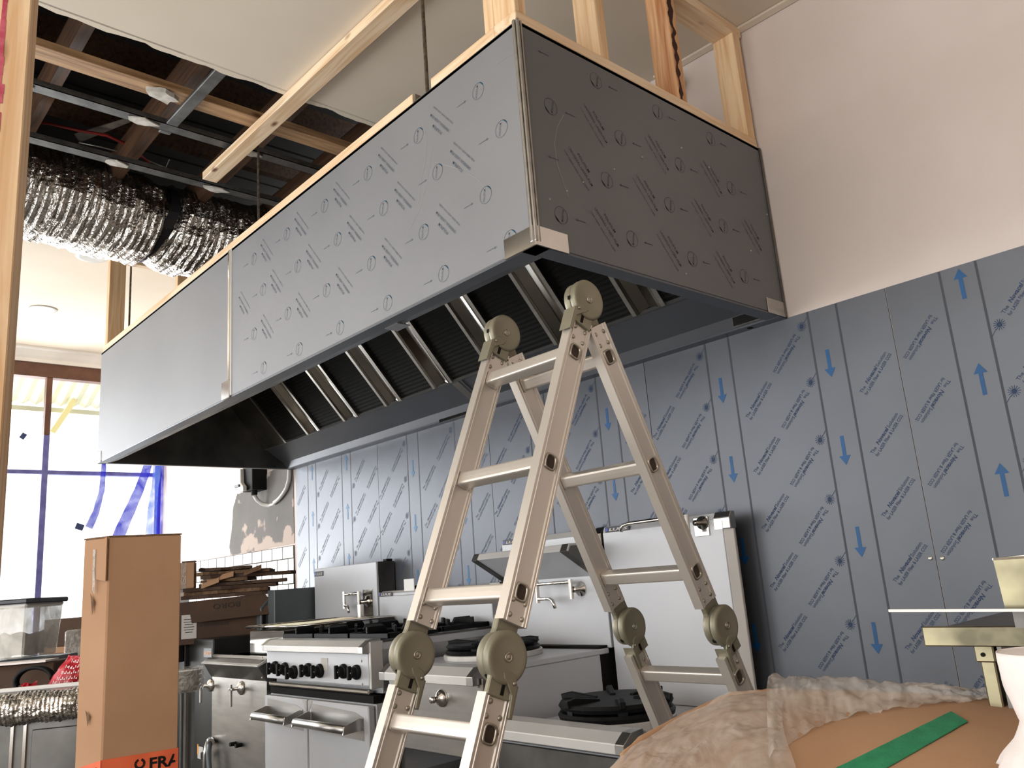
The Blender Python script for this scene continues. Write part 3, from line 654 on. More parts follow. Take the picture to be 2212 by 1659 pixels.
# ================================================================== CEILING CAVITY
for i, (y, lab) in enumerate(((-2.75, 'first'), (-2.30, 'second'), (-1.85, 'third'), (-1.40, 'fourth'), (-.95, 'fifth'), (-.5, 'sixth'))):
    tag(link_mesh('ceiling_joist', MB().box(-5.85, -.25, y, y + .045, 1.36, 1.52), 'old_joist'), 'old brown joist above the torn opening, %s from the left' % lab, 'joist', 'old joists above the ceiling')
for i, (x, lab) in enumerate(((-2.9, 'far'), (-2.35, 'middle'), (-1.9, 'near'))):
    tag(link_mesh('roof_rafter', MB().box(x, x + .05, YL + .12, -.03, 1.66, 1.80), 'old_joist'), '%s rafter crossing high in the roof space' % lab, 'rafter')
tag(link_mesh('timber_batten', MB().box(-1.80, -1.71, -3.25, -.15, 1.24, 1.275), 'old_batten', bevel=.002), 'pale timber batten across the torn ceiling opening', 'timber')
for x, z, lab in ((-1.98, 1.225, 'steel furring channel with plaster scraps, nearer the viewer'), (-2.42, 1.235, 'steel furring channel just in front of the silver duct')):
    mb = MB().box(x - .03, x + .03, -3.25, -.15, z, z + .003).box(x - .03, x - .027, -3.25, -.15, z, z + .026).box(x + .027, x + .03, -3.25, -.15, z, z + .026)
    c = thing('furring_channel', (x, -1.7, z), lab, 'metal channel', 'steel channels in the ceiling opening')
    link_mesh('channel', mb, 'furring', c)
    for j in range(3):
        y = -2.0 + j * .48 + (0 if x > -2.2 else .5); q = []
        for k in range(9): q.append((x + .028 * math.cos(k * .7) * random.uniform(.7, 1.2), y + .055 * math.sin(k * .7) * random.uniform(.6, 1.3), z - .007))
        link_mesh('plaster_scrap', MB().prism(q, (0, 0, .006)), 'board_core', c)
a = P(478, 152, 2, 1.205); b = P(400, 258, 2, 1.29)
tag(link_mesh('furring_offcut', MB().bar(a, a + Vector((-.62, .0, .035)), .05, .018), 'furring', bevel=.003), 'short steel channel hanging crossways below the pale batten', 'metal channel')
p = P(352, 210, 2, 1.21); mb = MB()
q9 = [p + Vector((.05 * math.cos(k * .52) * random.uniform(.5, 1.1), .06 * math.sin(k * .52) * random.uniform(.6, 1.2), random.uniform(-.006, .006))) for k in range(12)]; mb.prism(q9, (0, 0, .02))
tag(link_mesh('plaster_lump', mb, 'board_core'), 'white plaster lump stuck on the nearer furring channel', 'plaster')
# silver flexible duct with its strap
def duct():
    n_ = 28; rows = 210; y0, y1 = -3.1, -.55; mb = MB(); vs = []; path = lambda y: Vector((-3.0 + .05 * math.sin(y * 1.7), y, 1.262 + .02 * math.sin(y * 2.3)))
    for i in range(rows + 1):
        y = y0 + (y1 - y0) * i / rows; c_ = path(y)
        rib = .012 * abs(math.sin(i * math.pi / 3.0))
        for j in range(n_):
            t_ = 2 * math.pi * j / n_; wv = noise.noise(Vector((math.cos(t_) * 3, y * 14, math.sin(t_) * 3))) * .022 + noise.noise(Vector((math.cos(t_) * 9, y * 40, math.sin(t_) * 9))) * .012
            sh = .05 * math.cos(t_)           # ribs lean a little
            pinch = -.035 * math.exp(-((y + 1.13) / .05) ** 2)
            r_ = .235 + rib + wv + pinch
            vs.append(c_ + Vector((math.cos(t_) * r_, sh, math.sin(t_) * r_)))
    fs = [(i * n_ + j, i * n_ + (j + 1) % n_, (i + 1) * n_ + (j + 1) % n_, (i + 1) * n_ + j) for i in range(rows) for j in range(n_)]
    mb.add(vs, fs)
    d = thing('flexible_duct', (-3.0, -1.8, 1.02), 'crinkled silver foil flexible duct hanging in the torn ceiling opening', 'duct')
    link_mesh('duct_sleeve', mb, 'foil', d)
    mb = MB()
    ring = [path(-1.13) + Vector((math.cos(t_) * .222, .05 * math.cos(t_) + .06 * math.sin(t_), math.sin(t_) * .222)) for t_ in [2 * math.pi * k / 30 for k in range(31)]]
    for k in range(30):
        a_, b_ = ring[k], ring[k + 1]; w_ = Vector((0, .028, 0)); mb.add([a_ - w_, a_ + w_, b_ + w_, b_ - w_], [(0, 1, 2, 3)])
    link_mesh('strap', mb, 'black_tape', d, solid=.004)
duct()
pth = [P(170, 260, 2, 1.5), P(250, 285, 2, 1.42), P(300, 330, 2, 1.36), P(325, 350, 2, 1.33)]
tag(link_mesh('red_cable', MB().tube([P(50, 258, 2, 1.5), P(110, 268, 2, 1.48), P(170, 282, 2, 1.47), P(230, 292, 2, 1.47), P(275, 312, 2, 1.47), P(322, 352, 2, 1.46)], .008, 6), 'red_cable', smooth=True), 'red cable looping above the silver duct', 'cable')
tag(link_mesh('duct_hanger_wire', MB().tube([P(170, 308, 2, 1.48), P(220, 318, 2, 1.48), P(300, 338, 2, 1.48), P(358, 362, 2, 1.47), P(366, 345, 2, 1.47)], .004, 6), 'zinc', smooth=True), 'bent metal wire over the silver duct', 'wire')
tag(link_mesh('hanger_strap', MB().prism([P(160, 290, 2, 1.49), P(275, 255, 2, 1.49), P(290, 250, 2, 1.49), P(286, 262, 2, 1.49), P(172, 308, 2, 1.49)], (0, 0, .004)), 'zinc'), 'flat grey metal strap crossing above the duct', 'strap')
# ================================================================== LADDER
LX = (-0.150, 0.137)             # rail centre planes
T0 = Vector((0, -1.20, -.192))
MF = Vector((0, -1.519, -.939)); MR = Vector((0, -.846, -.947))
lad = thing('folding_ladder', (0, -1.2, FL), 'grey aluminium folding step ladder with round hinges, opened in an A shape', 'ladder')
def frame(a, b):
    d = (b - a).normalized(); n_ = Vector((1, 0, 0)).cross(d).normalized(); return d, n_
RW = .031; RT = .0125
def rail(x, a, b, s0, s1, name='rail'):
    d, n_ = frame(a, b); X = Vector((1, 0, 0)); p0 = a + d * s0; p1 = a + d * s1
    prof = [(-RW, -RT), (-RW, RT), (-RW + .004, RT), (-RW + .0052, RT - .0018), (-RW + .0072, RT - .0018), (-RW + .0084, RT), (-RW + .0104, RT), (-RW + .0118, RT - .0035),
            (RW - .0118, RT - .0035), (RW - .0104, RT), (RW - .0084, RT), (RW - .0072, RT - .0018), (RW - .0052, RT - .0018), (RW - .004, RT), (RW, RT), (RW, -RT),
            (RW - .0104, -RT), (RW - .0118, -RT + .003), (-RW + .0118, -RT + .003), (-RW + .0104, -RT)]
    base = Vector((x, 0, 0)) + p0
    mb = MB().prism([base + n_ * u + X * v for u, v in prof], p1 - p0)
    return link_mesh(name, mb, 'alu', lad)
def sq_ring(c, d, n_, r0, r1, h):
    """rounded square ring in the plane d,n"""
    X = Vector((1, 0, 0)); pts = []
    for i in range(20):
        t_ = 2 * math.pi * i / 20; cx = math.copysign(abs(math.cos(t_)) ** .55, math.cos(t_)); sy = math.copysign(abs(math.sin(t_)) ** .55, math.sin(t_)); pts.append((cx, sy))
    vs = []
    for r, hh in ((r1, 0), (r1 - .001, h), (r0, h), (r0 - .001, -.001)): vs += [c + d * (p[1] * r * 1.08) + n_ * (p[0] * r * .92) + X * hh for p in pts]
    fs = [(k * 20 + i, k * 20 + (i + 1) % 20, (k + 1) * 20 + (i + 1) % 20, (k + 1) * 20 + i) for k in range(3) for i in range(20)]
    return MB().add(vs, fs), MB().add([c + d * (p[1] * r0 * 1.08) + n_ * (p[0] * r0 * .92) + X * .0003 for p in pts], [tuple(range(20))])
def rung(a, b, s):
    d, n_ = frame(a, b); c0 = a + d * s; h = .0160
    # rung keeps one corner ridge up: rounded profile with a fluted face
    prof = []
    for i in range(24):
        t_ = 2 * math.pi * i / 24; cx = math.copysign(abs(math.cos(t_)) ** .34, math.cos(t_)); sy = math.copysign(abs(math.sin(t_)) ** .34, math.sin(t_)); prof.append((cx * h, sy * h))
    c = Vector((LX[0] + RT - .003, 0, 0)) + c0
    link_mesh('rung', MB().prism([c + n_ * u + d * v for u, v in prof], (LX[1] - LX[0] - 2 * RT + .006, 0, 0)), 'alu', lad, smooth=False)
    mb, dk = sq_ring(Vector((LX[1] + RT - .0034, 0, 0)) + c0, d, n_, .0135, .0175, .0035)
    o = link_mesh('rung_end', mb, 'rivet', lad, smooth=True); link_mesh('rung_hole', dk, 'socket_dark', o)
    sg = MB().prism([c + n_ * u * 1.18 + d * v * 1.18 for u, v in prof], (.006, 0, 0)); link_mesh('weld_collar', sg, 'alu', lad)
def rivets(x, a, b, ss, side=1):
    d, n_ = frame(a, b)
    for s_, u in ss:
        for xx in (RT - .0035,):
            p = Vector((x + xx, 0, 0)) + a + d * s_ + n_ * u
            link_mesh('rivet', MB().lathe([(.0052, 0), (.0048, .0018), (.0026, .0030)], p, (1, 0, 0), 10), 'rivet', lad, smooth=True)
up_r = [.14, .413, .69]
for (M, tag_) in ((MF, 'f'), (MR, 'r')):
    d, n_ = frame(T0, M); ln = (M - T0).length; foot = T0 + d * ((FL + .02 - T0.z) / d.z)
    lr = [ln + .135 + .28 * k for k in range(4)]
    flen = (foot - T0).length
    for x in LX:
        rail(x, T0, M, .062 if tag_ == 'r' else .052, ln - .062); rail(x, T0, M, ln + .07, flen - .03)
        link_mesh('rubber_foot', MB().obox(Vector((x, 0, 0)) + T0 + d * (flen - .02), (RT + .004, 0, 0), n_ * (RW + .004), d * .02), 'black_plastic', lad, bevel=.004)
        rivets(x, T0, M, [(s_, u) for s_ in (.080, .108) for u in (-.015, .017)] + [(ln - s_, u) for s_ in (.075, .104) for u in (-.015, .017)] + [(ln + s_, u) for s_, u in ((.082, -.014), (.108, -.016), (.104, .016), (.130, .017))])
    for s_ in up_r + lr:
        if s_ < flen - .1: rung(T0, M, s_)
def hinge(x, c, dU, dL, side=1, top=False):
    """round ladder joint: stacked discs, two arms, a latch lever and a pin"""
    X = Vector((1, 0, 0)); C0 = Vector((x, 0, 0)) + c
    e = bpy.data.objects.new('hinge', None); C.objects.link(e); e.parent = lad; e.location = C0 - lad.location; e.empty_display_size = .05
    R_ = .0485
    def disc(x0, x1, r, name, n=40, rim=.004):
        mb = MB().lathe([(r - rim, x0), (r, x0 + .002), (r, x1 - rim), (r - .002, x1 - .0015), (r - .006, x1), (r - .012, x1 - .0012), (.010, x1 - .0012)], C0, X, n)
        o = link_mesh(name, mb, 'hinge_steel', e, smooth=True); return o
    disc(.002, .020, R_, 'outer_disc'); disc(-.019, .001, R_ * .96, 'inner_disc')
    link_mesh('pivot_pin', MB().lathe([(.009, .0186), (.0088, .021), (.0065, .0215), (.0062, .020), (.0045, .0205), (.002, .022)], C0, X, 16), 'rivet', e, smooth=True)
    for (dd, x0, x1, w0, w1) in ((dU, -.017, -.002, .034, .027), (dL, .003, .015, .034, .027)):
        n2 = X.cross(dd).normalized()
        poly = [C0 + X * x0 + dd * .005 - n2 * w0, C0 + X * x0 + dd * .045 - n2 * w1, C0 + X * x0 + dd * .072 - n2 * w1, C0 + X * x0 + dd * .072 + n2 * w1, C0 + X * x0 + dd * .045 + n2 * w1, C0 + X * x0 + dd * .005 + n2 * w0]
        link_mesh('arm', MB().prism(poly, X * (x1 - x0)), 'hinge_steel', e, bevel=.002)
    # latch lever on the lower arm
    n2 = X.cross(dL).normalized() * (1 if side > 0 else -1)
    k0 = C0 + X * .016
    lever = [k0 + dL * .028 - n2 * .004, k0 + dL * .022 + n2 * .012, k0 + dL * .026 + n2 * .026, k0 + dL * .042 + n2 * .036, k0 + dL * .100 + n2 * .037, k0 + dL * .100 + n2 * .030, k0 + dL * .060 + n2 * .026, k0 + dL * .045 + n2 * .012, k0 + dL * .038 + n2 * .002]
    link_mesh('latch_lever', MB().prism(lever, X * .0045), 'hinge_steel', e, bevel=.0012)
    link_mesh('lever_edge', MB().prism([lever[3] - X * .03, lever[4] - X * .03, lever[4] - X * .03 + n2 * .002, lever[3] - X * .03 + n2 * .002], X * .034), 'hinge_steel', e)
    link_mesh('latch_slot', MB().obox(k0 + dL * .054 + n2 * .006, X * .0006, dL * .012, n2 * .0035), 'gap_dark', e)
    link_mesh('latch_rivet', MB().lathe([(.0042, 0), (.0038, .002), (.002, .003)], k0 + X * .0045 + dL * .040 + n2 * .026, X, 10), 'rivet', e, smooth=True)
    for a_ in (150, 205, 250):
        t_ = math.radians(a_); q = -dL * math.cos(t_) - n2 * math.sin(t_)
        link_mesh('lock_notch', MB().obox(C0 + X * .001 + q * R_ * .985, X * .004, q.cross(X) * .004, q * .0016), 'gap_dark', e)
    return e
df = (MF - T0).normalized(); dr = (MR - T0).normalized()
for x in LX:
    hinge(x, T0, dr, df, side=-1, top=True)
    hinge(x, MF + Vector((0, -.004, 0)), -df, df, side=1)
    hinge(x, MR + Vector((0, .022, 0)), -dr, dr, side=-1)
# ================================================================== COOKING LINE
YF = -.78; YS = -.12
def rounded_rail(x0, x1, z1, drop, y=YF, name='front_rail', parent=None, matn='film_rail', caps=True):
    """bullnose: sloped top, upright nose"""
    pr = lambda xa: [(xa, y + .085, z1), (xa, y + .035, z1 - .004), (xa, y, z1 - drop * .52), (xa, y, z1 - drop), (xa, y + .085, z1 - drop)]
    link_mesh(name, MB().prism(pr(x0), (x1 - x0, 0, 0)), matn, parent, bevel=.002)
    if caps:
        for xa, xb in ((x0 - .004, x0 + .030), (x1 - .030, x1 + .004)):
            pc = [(p[0], p[1] - (.0015 if i in (2, 3) else 0), p[2] + (.0015 if i < 2 else 0)) for i, p in enumerate(pr(xa))]
            link_mesh('rail_end_cap', MB().prism(pc, (xb - xa, 0, 0)), 'steel', parent, bevel=.0015)
def badge(x0, x1, z0, z1, y, parent, text='LUUS', blue=True, o_shear=0):
    o = link_mesh('badge', MB().box(x0, x1, y - .003, y, z0, z1), 'badge_dark', parent, bevel=.001)
    h = (z1 - z0)
    mb = MB(); put_text(mb, text, h * .72, (x0 + h * .95, y - .0036, z0 + h * .2), (1, 0, 0), (0, 0, 1), .03, width=(x1 - x0) - h * 1.3, shear=.2)
    link_mesh('badge_lettering', mb, 'label_paper', o)
    if blue: link_mesh('badge_dot', MB().cyl((x0 + h * .5, y - .0038, z0 + h * .5), (x0 + h * .5, y - .003, z0 + h * .5), h * .3, 12), 'badge_blue', o)
def legs(x0, x1, y0, y1, z1, parent):
    for x in (x0 + .05, x1 - .05):
        for y in (y0 + .06, y1 - .06): link_mesh('leg', MB().cyl((x, y, FL), (x, y, FL + .02), .03, 12).cyl((x, y, FL + .02), (x, y, z1), .02, 12), 'steel', parent)
def tap(x, y, z, reach, parent, up=.05):
    """wall mounted swing spout reaching to -X"""
    t_ = bpy.data.objects.new('water_tap', None); C.objects.link(t_); t_.parent = parent; t_.location = Vector((x, y, z)) - parent.location
    c = Vector((x, y, z))
    link_mesh('wall_flange', MB().lathe([(.030, 0), (.028, -.006), (.012, -.012), (.012, -.04)], c, (0, 1, 0), 20), 'steel_bright', t_, smooth=True)
    link_mesh('valve_body', MB().cyl(c + Vector((-.012, -.045, -.035)), c + Vector((-.012, -.045, up)), .010, 12), 'steel_bright', t_)
    pts = [c + Vector((-.012, -.045, up - .01)), c + Vector((-reach, -.05, up - .012)), ]
    link_mesh('spout_arm', MB().tube(pts, .007, 10), 'steel_bright', t_, smooth=True)
    link_mesh('spout_joint', MB().cyl(c + Vector((-reach, -.05, up + .005)), c + Vector((-reach, -.05, up - .085)), .009, 10), 'steel_bright', t_)
    q = c + Vector((-reach, -.05, up - .07)); sp = [q, q + Vector((reach * .45, -.02, 0)), q + Vector((reach * .58, -.03, -.008)), q + Vector((reach * .66, -.035, -.035))]
    link_mesh('spout', MB().tube(sp, .007, 10), 'steel_bright', t_, smooth=True)
def ring_burner(c, r, parent, prongs=5, hs=1.0):
    """stacked cast rings with prongs"""
    c = Vector(c); e = bpy.data.objects.new('burner_ring', None); C.objects.link(e); e.parent = parent; e.location = c - parent.location
    link_mesh('lower_ring', MB().lathe([(r * .70, 0), (r * 1.0, 0), (r * 1.02, .012 * hs), (r * .98, .022 * hs), (r * .74, .022 * hs)], c, n=40), 'cast_iron', e, smooth=False)
    link_mesh('upper_ring', MB().lathe([(r * .66, .034 * hs), (r * .96, .030 * hs), (r * 1.0, .044 * hs), (r * .96, .056 * hs), (r * .70, .056 * hs)], c, n=40), 'cast_iron', e)
    for i in range(prongs):
        t_ = 2 * math.pi * (i + .3) / prongs; q = Vector((math.cos(t_), math.sin(t_), 0)); s_ = Vector((-q.y, q.x, 0))
        pl = [c + q * r * .35 + Vector((0, 0, .040 * hs)), c + q * r * 1.02 + Vector((0, 0, .046 * hs)), c + q * r * 1.04 + Vector((0, 0, .070 * hs)), c + q * r * .85 + Vector((0, 0, .078 * hs)), c + q * r * .35 + Vector((0, 0, .062 * hs))]
        link_mesh('prong', MB().prism([p - s_ * .009 for p in pl], s_ * .018), 'cast_iron', e, bevel=.002)
        link_mesh('spacer', MB().obox(c + q * r * .86 + Vector((0, 0, .028 * hs)), q * .02, s_ * .014, (0, 0, .010)), 'cast_iron', e)
# ---- U4: waterless wok table, nearest splashback
z4 = -1.275
u = thing('wok_table', (-.54, -.45, FL), 'wok table behind the ladder with one thick black burner ring and tall plain splashback', 'cooker')
link_mesh('cabinet', MB().box(-.835, -.25, -.725, -.02, FL + .15, z4 - .03), 'film_panel', u, bevel=.003)
link_mesh('front_panel', MB().box(-.83, -.255, -.735, -.726, FL + .16, z4 - .032), 'steel_dark', u, bevel=.002)  # darker steel tone stands in for the shadow below the rail
link_mesh('deck', MB().box(-.84, -.245, YF + .08, YS, z4 - .03, z4), 'film_panel', u, bevel=.003)
rounded_rail(-.845, -.235, -1.226, .055, y=-.80, parent=u)
link_mesh('deck_fall', MB().prism([(-.84, -.716, -1.228), (-.84, -.60, z4 - .002), (-.84, -.60, z4 - .01), (-.84, -.716, -1.24)], (.6, 0, 0)), 'film_panel', u)
link_mesh('splashback', MB().box(-.84, -.292, YS, -.088, z4, -.655).prism([(-.84, YS, -.655), (-.84, -.108, -.633), (-.84, -.088, -.633), (-.84, -.088, -.655)], (.548, 0, 0)), 'film_panel', u, bevel=.002)
link_mesh('splashback_side', MB().prism([(-.291, YS, z4), (-.262, YS + .02, z4), (-.262, -.088, z4), (-.291, -.088, z4)], (0, 0, .618)), 'film_rail', u, bevel=.002)
link_mesh('corner_cap', MB().prism([(-.325, YS - .002, -.690), (-.325, YS - .002, -.652), (-.325, -.108, -.632), (-.325, -.086, -.632), (-.325, -.086, -.690)], (.066, 0, 0)), 'steel', u, bevel=.002)
link_mesh('wall_stay', MB().box(-.70, -.66, -.089, -.003, -.72, -.70).box(-.40, -.36, -.089, -.003, -.72, -.70), 'steel', u)
link_mesh('peeled_film_corner', MB().box(-.322, -.290, YS - .0035, YS - .0022, -.690, -.662), 'steel_bright', u)
badge(-.822, -.70, -.656, -.636, YS - .002, u)
link_mesh('well', MB().cyl((-.515, -.50, z4), (-.515, -.50, z4 + .034), .186, 40), 'film_rail', u, bevel=.003)
mb = MB(); put_text(mb, 'FILM', .013, (-.435, -.6705, z4 + .003), (.05, .0, 1), (-1, -.4, 0)); flat_arrow(mb, (-.575, -.6790, z4 + .028), (-.525, -.6880, z4 + .014), .0010, .005, .009, (0, -1, 0))
link_mesh('film_print', mb, 'arrow_ink', u, kind='stuff')
ring_burner((-.515, -.50, z4 + .036), .182, u, 6, .85)
# swing tap with long spout fixed at the top right
tp = bpy.data.objects.new('pot_filler', None); C.objects.link(tp); tp.parent = u; c = P(1508, 1130, 1, YS - .02); tp.location = c - u.location
link_mesh('fixing_plate', MB().box(c.x - .03, c.x + .03, YS - .005, YS, c.z - .045, c.z + .02), 'steel_bright', tp, bevel=.001)
link_mesh('wall_flange', MB().lathe([(.024, 0), (.022, -.008), (.010, -.014), (.010, -.045)], (c.x + .008, YS - .005, c.z), (0, 1, 0), 20), 'mirror_dark', tp, smooth=True)
link_mesh('valve_body', MB().cyl((c.x - .022, YS - .055, c.z - .03), (c.x - .022, YS - .055, c.z + .032), .010, 12), 'white_plastic', tp)
a = P(1350, 1135, 1, YS - .06)
link_mesh('spout_arm', MB().tube([(c.x - .022, YS - .06, c.z + .028), (a.x + .02, YS - .06, a.z + .005), (a.x - .01, YS - .06, a.z), (a.x - .022, YS - .06, a.z - .02)], .0075, 10), 'steel_bright', tp, smooth=True)
# ---- U3: stockpot / noodle unit with shelf
z3 = -1.085
u = thing('shelf_back_cooker', (-1.16, -.45, FL), 'stainless cooker with a canted shelf on its splashback, left of the wok table', 'cooker')
link_mesh('cabinet', MB().box(-1.44, -.868, -.70, -.17, -1.375, z3 - .02).box(-1.44, -1.43, -.70, -.17, FL + .15, -1.375).box(-.878, -.868, -.70, -.17, FL + .15, -1.375).box(-1.43, -.878, -.20, -.17, FL + .15, -1.375), 'film_panel', u, bevel=.002)
link_mesh('rear_flue', MB().box(-1.44, -.872, -.168, -.02, FL + .15, z3 + .01), 'gap_dark', u)
link_mesh('deck', MB().box(-1.44, -.865, YF + .08, YS, z3 - .02, z3), 'film_panel', u, bevel=.003)
rounded_rail(-1.435, -.885, z3 + .008, .058, parent=u)
link_mesh('control_panel', MB().box(-1.42, -.872, -.745, -.715, -1.37, z3 - .048), 'steel', u, bevel=.002)
link_mesh('panel_edge', MB().box(-.874, -.866, -.748, -.712, -1.60, z3 - .03), 'steel_bright', u)
link_mesh('side_post', MB().box(-1.435, -1.412, -.74, -.71, FL + .1, z3 - .05), 'steel', u, bevel=.002).data
link_mesh('lower_shelf', MB().box(-1.40, -.88, -.70, -.2, -1.48, -1.47).box(-1.40, -.88, -.74, -.72, -1.52, -1.46), 'steel', u, bevel=.002)
c = P(955, 1508, 1, -.745)
link_mesh('control_knob', MB().lathe([(.030, 0), (.029, -.006), (.02, -.016), (.009, -.022), (.008, -.035), (.012, -.036), (.011, -.048), (.004, -.05)], c, (0, 1, 0), 24), 'steel_bright', u, smooth=True)
p = P(1022, 1610, 1, -.747); link_mesh('rating_label', MB().box(p.x - .03, p.x + .03, -.748, -.746, p.z - .016, p.z + .016), 'label_paper', u)
p = P(848, 1580, 1, -.747); link_mesh('warning_label', MB().box(p.x - .012, p.x + .008, -.748, -.746, p.z - .02, p.z + .02), 'badge_orange', u)
link_mesh('warning_label', MB().box(p.x + .009, p.x + .03, -.748, -.746, p.z - .02, p.z + .02), 'label_paper', u)
for py in (1472, 1483):
    q = P(1033, py, 1, -.747); link_mesh('screw', MB().lathe([(.005, 0), (.003, -.003)], q, (0, 1, 0), 8), 'rivet', u)
link_mesh('splashback', MB().box(-1.44, -.852, YS, -.01, z3, -.655), 'film_panel', u, bevel=.002)
link_mesh('splashback_cap', MB().prism([(-1.44, YS - .002, -.656), (-1.44, -.10, -.634), (-1.44, -.01, -.634), (-1.44, -.01, -.656)], (.588, 0, 0)), 'film_rail', u, bevel=.001)
link_mesh('corner_cap', MB().prism([(-.89, YS - .003, -.72), (-.89, YS - .003, -.654), (-.89, -.098, -.631), (-.89, -.01, -.631), (-.89, -.01, -.72)], (.042, 0, 0)), 'mirror_dark', u, bevel=.002)
badge(-1.425, -1.30, -.656, -.636, YS - .004, u)
# canted shelf: nose, sloping underside, triangular brackets
sh = MB().prism([(-1.435, -.30, -.715), (-1.435, -.285, -.690), (-1.435, -.122, -.690), (-1.435, -.122, -.695), (-1.435, -.28, -.697), (-1.435, -.293, -.718)], (.57, 0, 0))
link_mesh('shelf', sh, 'film_rail', u, bevel=.0015)
link_mesh('shelf_underside', MB().prism([(-1.40, -.298, -.716), (-1.40, -.122, -.815), (-1.40, -.122, -.810), (-1.40, -.292, -.712)], (.50, 0, 0)), 'film_panel', u)
for x in (-1.437, -.905):
    link_mesh('shelf_bracket', MB().prism([(x, -.302, -.717), (x, -.124, -.820), (x, -.124, -.690), (x, -.285, -.689)], (.036, 0, 0)), 'steel_dark', u, bevel=.001)
c = P(1255, 1272, 1, YS)
tap(c.x, YS, c.z, .20, u, up=.040)
link_mesh('burner_well', MB().cyl((-1.18, -.43, z3), (-1.18, -.43, z3 + .02), .19, 36), 'film_rail', u, bevel=.002)
ring_burner((-1.18, -.43, z3 + .022), .18, u, 4, .6)
# ---- U2: six burner range
z2 = -1.005
u = thing('six_burner_range', (-2.0, -.45, FL), 'six-burner stainless range with black knobs and two oven doors with bar handles', 'cooker')
x0, x1 = -2.445, -1.545
link_mesh('oven_body', MB().box(x0, x1, -.73, -.05, FL + .15, -1.235), 'film_panel', u, bevel=.003)
link_mesh('hob_body', MB().box(x0, x1, -.70, -.05, -1.20, z2 - .004), 'film_panel', u, bevel=.003)
link_mesh('hob_side', MB().box(x1, x1 + .004, -.695, -.05, -1.19, z2 - .03), 'steel', u)
rounded_rail(x0, x1 - .01, z2 + .012, .050, parent=u)
link_mesh('control_panel', MB().box(x0 + .01, x1 - .012, -.752, -.70, -1.165, z2 - .040), 'film_panel', u, bevel=.002)
link_mesh('panel_end', MB().box(x1 - .012, x1 + .002, -.75, -.69, -1.178, z2 + .004), 'film_rail', u, bevel=.002)
link_mesh('vent_rail', MB().box(x0 + .01, x1 - .03, -.745, -.72, -1.200, -1.180), 'steel_bright', u, bevel=.006)
link_mesh('door_gap', MB().box(x0 + .01, x1 - .01, -.735, -.70, -1.232, -1.205), 'gap_dark', u)
yk = -.752
kn = None
for i, (px, py) in enumerate(((588, 1443), (609, 1446), (628, 1453), (659, 1448), (684, 1450), (735, 1451), (763, 1453))):
    c = P(px, py, 1, yk - .02)
    k_ = bpy.data.objects.new('control_knob', None); C.objects.link(k_); k_.parent = u; k_.location = c + Vector((0, .02, 0)) - u.location
    cb = Vector((c.x, yk, c.z))
    link_mesh('knob_skirt', MB().lathe([(.028, 0), (.029, -.006), (.027, -.014), (.02, -.017)], cb, (0, 1, 0), 24), 'black_plastic', k_, smooth=True)
    link_mesh('knob_grip', MB().lathe([(.022, -.015), (.021, -.034), (.017, -.037)], cb, (0, 1, 0), 8), 'black_plastic', k_, bevel=.002)
    link_mesh('knob_bar', MB().box(c.x - .007, c.x + .007, yk - .047, yk - .03, c.z - .026, c.z + .026), 'black_plastic', k_, bevel=.003)
    link_mesh('knob_mark', MB().cyl((c.x + .008, yk - .0375, c.z), (c.x + .008, yk - .0385, c.z), .0022, 8), 'white_plastic', k_)
p = P(701, 1432, 1, yk); link_mesh('rating_label', MB().box(p.x - .028, p.x + .028, yk - .0015, yk, p.z - .03, p.z + .02), 'label_paper', u)
for px, py in ((567, 1420), (566, 1464), (781, 1428), (783, 1478)):
    q = P(px, py, 1, yk); link_mesh('screw', MB().lathe([(.005, 0), (.003, -.003)], q, (0, 1, 0), 8), 'rivet', u)
xm = P(667, 1560, 1, -.76).x
for (a, b) in ((x0 + .012, xm - .004), (xm + .004, x1 - .002)):
    dr_ = link_mesh('oven_door', MB().box(a, b, -.765, -.735, FL + .18, -1.238), 'film_panel', u, bevel=.004)
    zh = -1.315; ha = a + .035 if a < xm - .2 else a + .02; hb = b - .05
    hm = MB().tube([(ha, -.835, zh), (hb, -.835, zh)], .0165, 16)
    link_mesh('handle_bar', hm, 'steel', dr_, smooth=True)
    for xx in (ha - .003, hb - .001):
        link_mesh('handle_bracket', MB().prism([(xx, -.852, zh - .016), (xx, -.765, zh - .012), (xx, -.765, zh + .030), (xx, -.775, zh + .034), (xx, -.845, zh + .014)], (.005, 0, 0)), 'steel', dr_, bevel=.001)
    link_mesh('bare_steel_patch', MB().prism([(a + .03, -.7655, zh - .04), (b - .035, -.7655, zh - .05), (b - .035, -.7655, zh + .035), (b - .1, -.7655, zh + .052), (a + .03, -.7655, zh + .065)], (0, -.0006, 0)), 'steel', dr_)
    link_mesh('corner_plate', MB().prism([(b - .04 if a < xm - .2 else a, -.7655, -1.24), (b if a < xm - .2 else a + .04, -.7655, -1.24), (b if a < xm - .2 else a, -.7655, -1.30)], (0, -.0006, 0)), 'steel', dr_)
link_mesh('splashback', MB().box(x0, x1 + .01, YS, -.04, z2, -.828), 'film_panel', u, bevel=.003)
link_mesh('splashback_cap', MB().prism([(x0, YS - .003, -.845), (x0, -.10, -.818), (x0, -.03, -.818), (x0, -.03, -.845)], (x1 - x0 + .03, 0, 0)), 'film_rail', u, bevel=.002)
link_mesh('corner_cap', MB().box(x1 + .002, x1 + .075, YS - .002, -.04, -.850, -.812), 'mirror_dark', u, bevel=.002)
badge(x0 + .01, x0 + .13, -.843, -.822, YS - .004, u)
link_mesh('splash_bracket_plate', MB().box(-2.235, -2.145, -.105, -.10, -.86, -.765), 'white_plastic', u, bevel=.002)
link_mesh('flue_slot', MB().box(x0 + .25, -2.1, -.09, -.05, -.815, -.80), 'gap_dark', u)
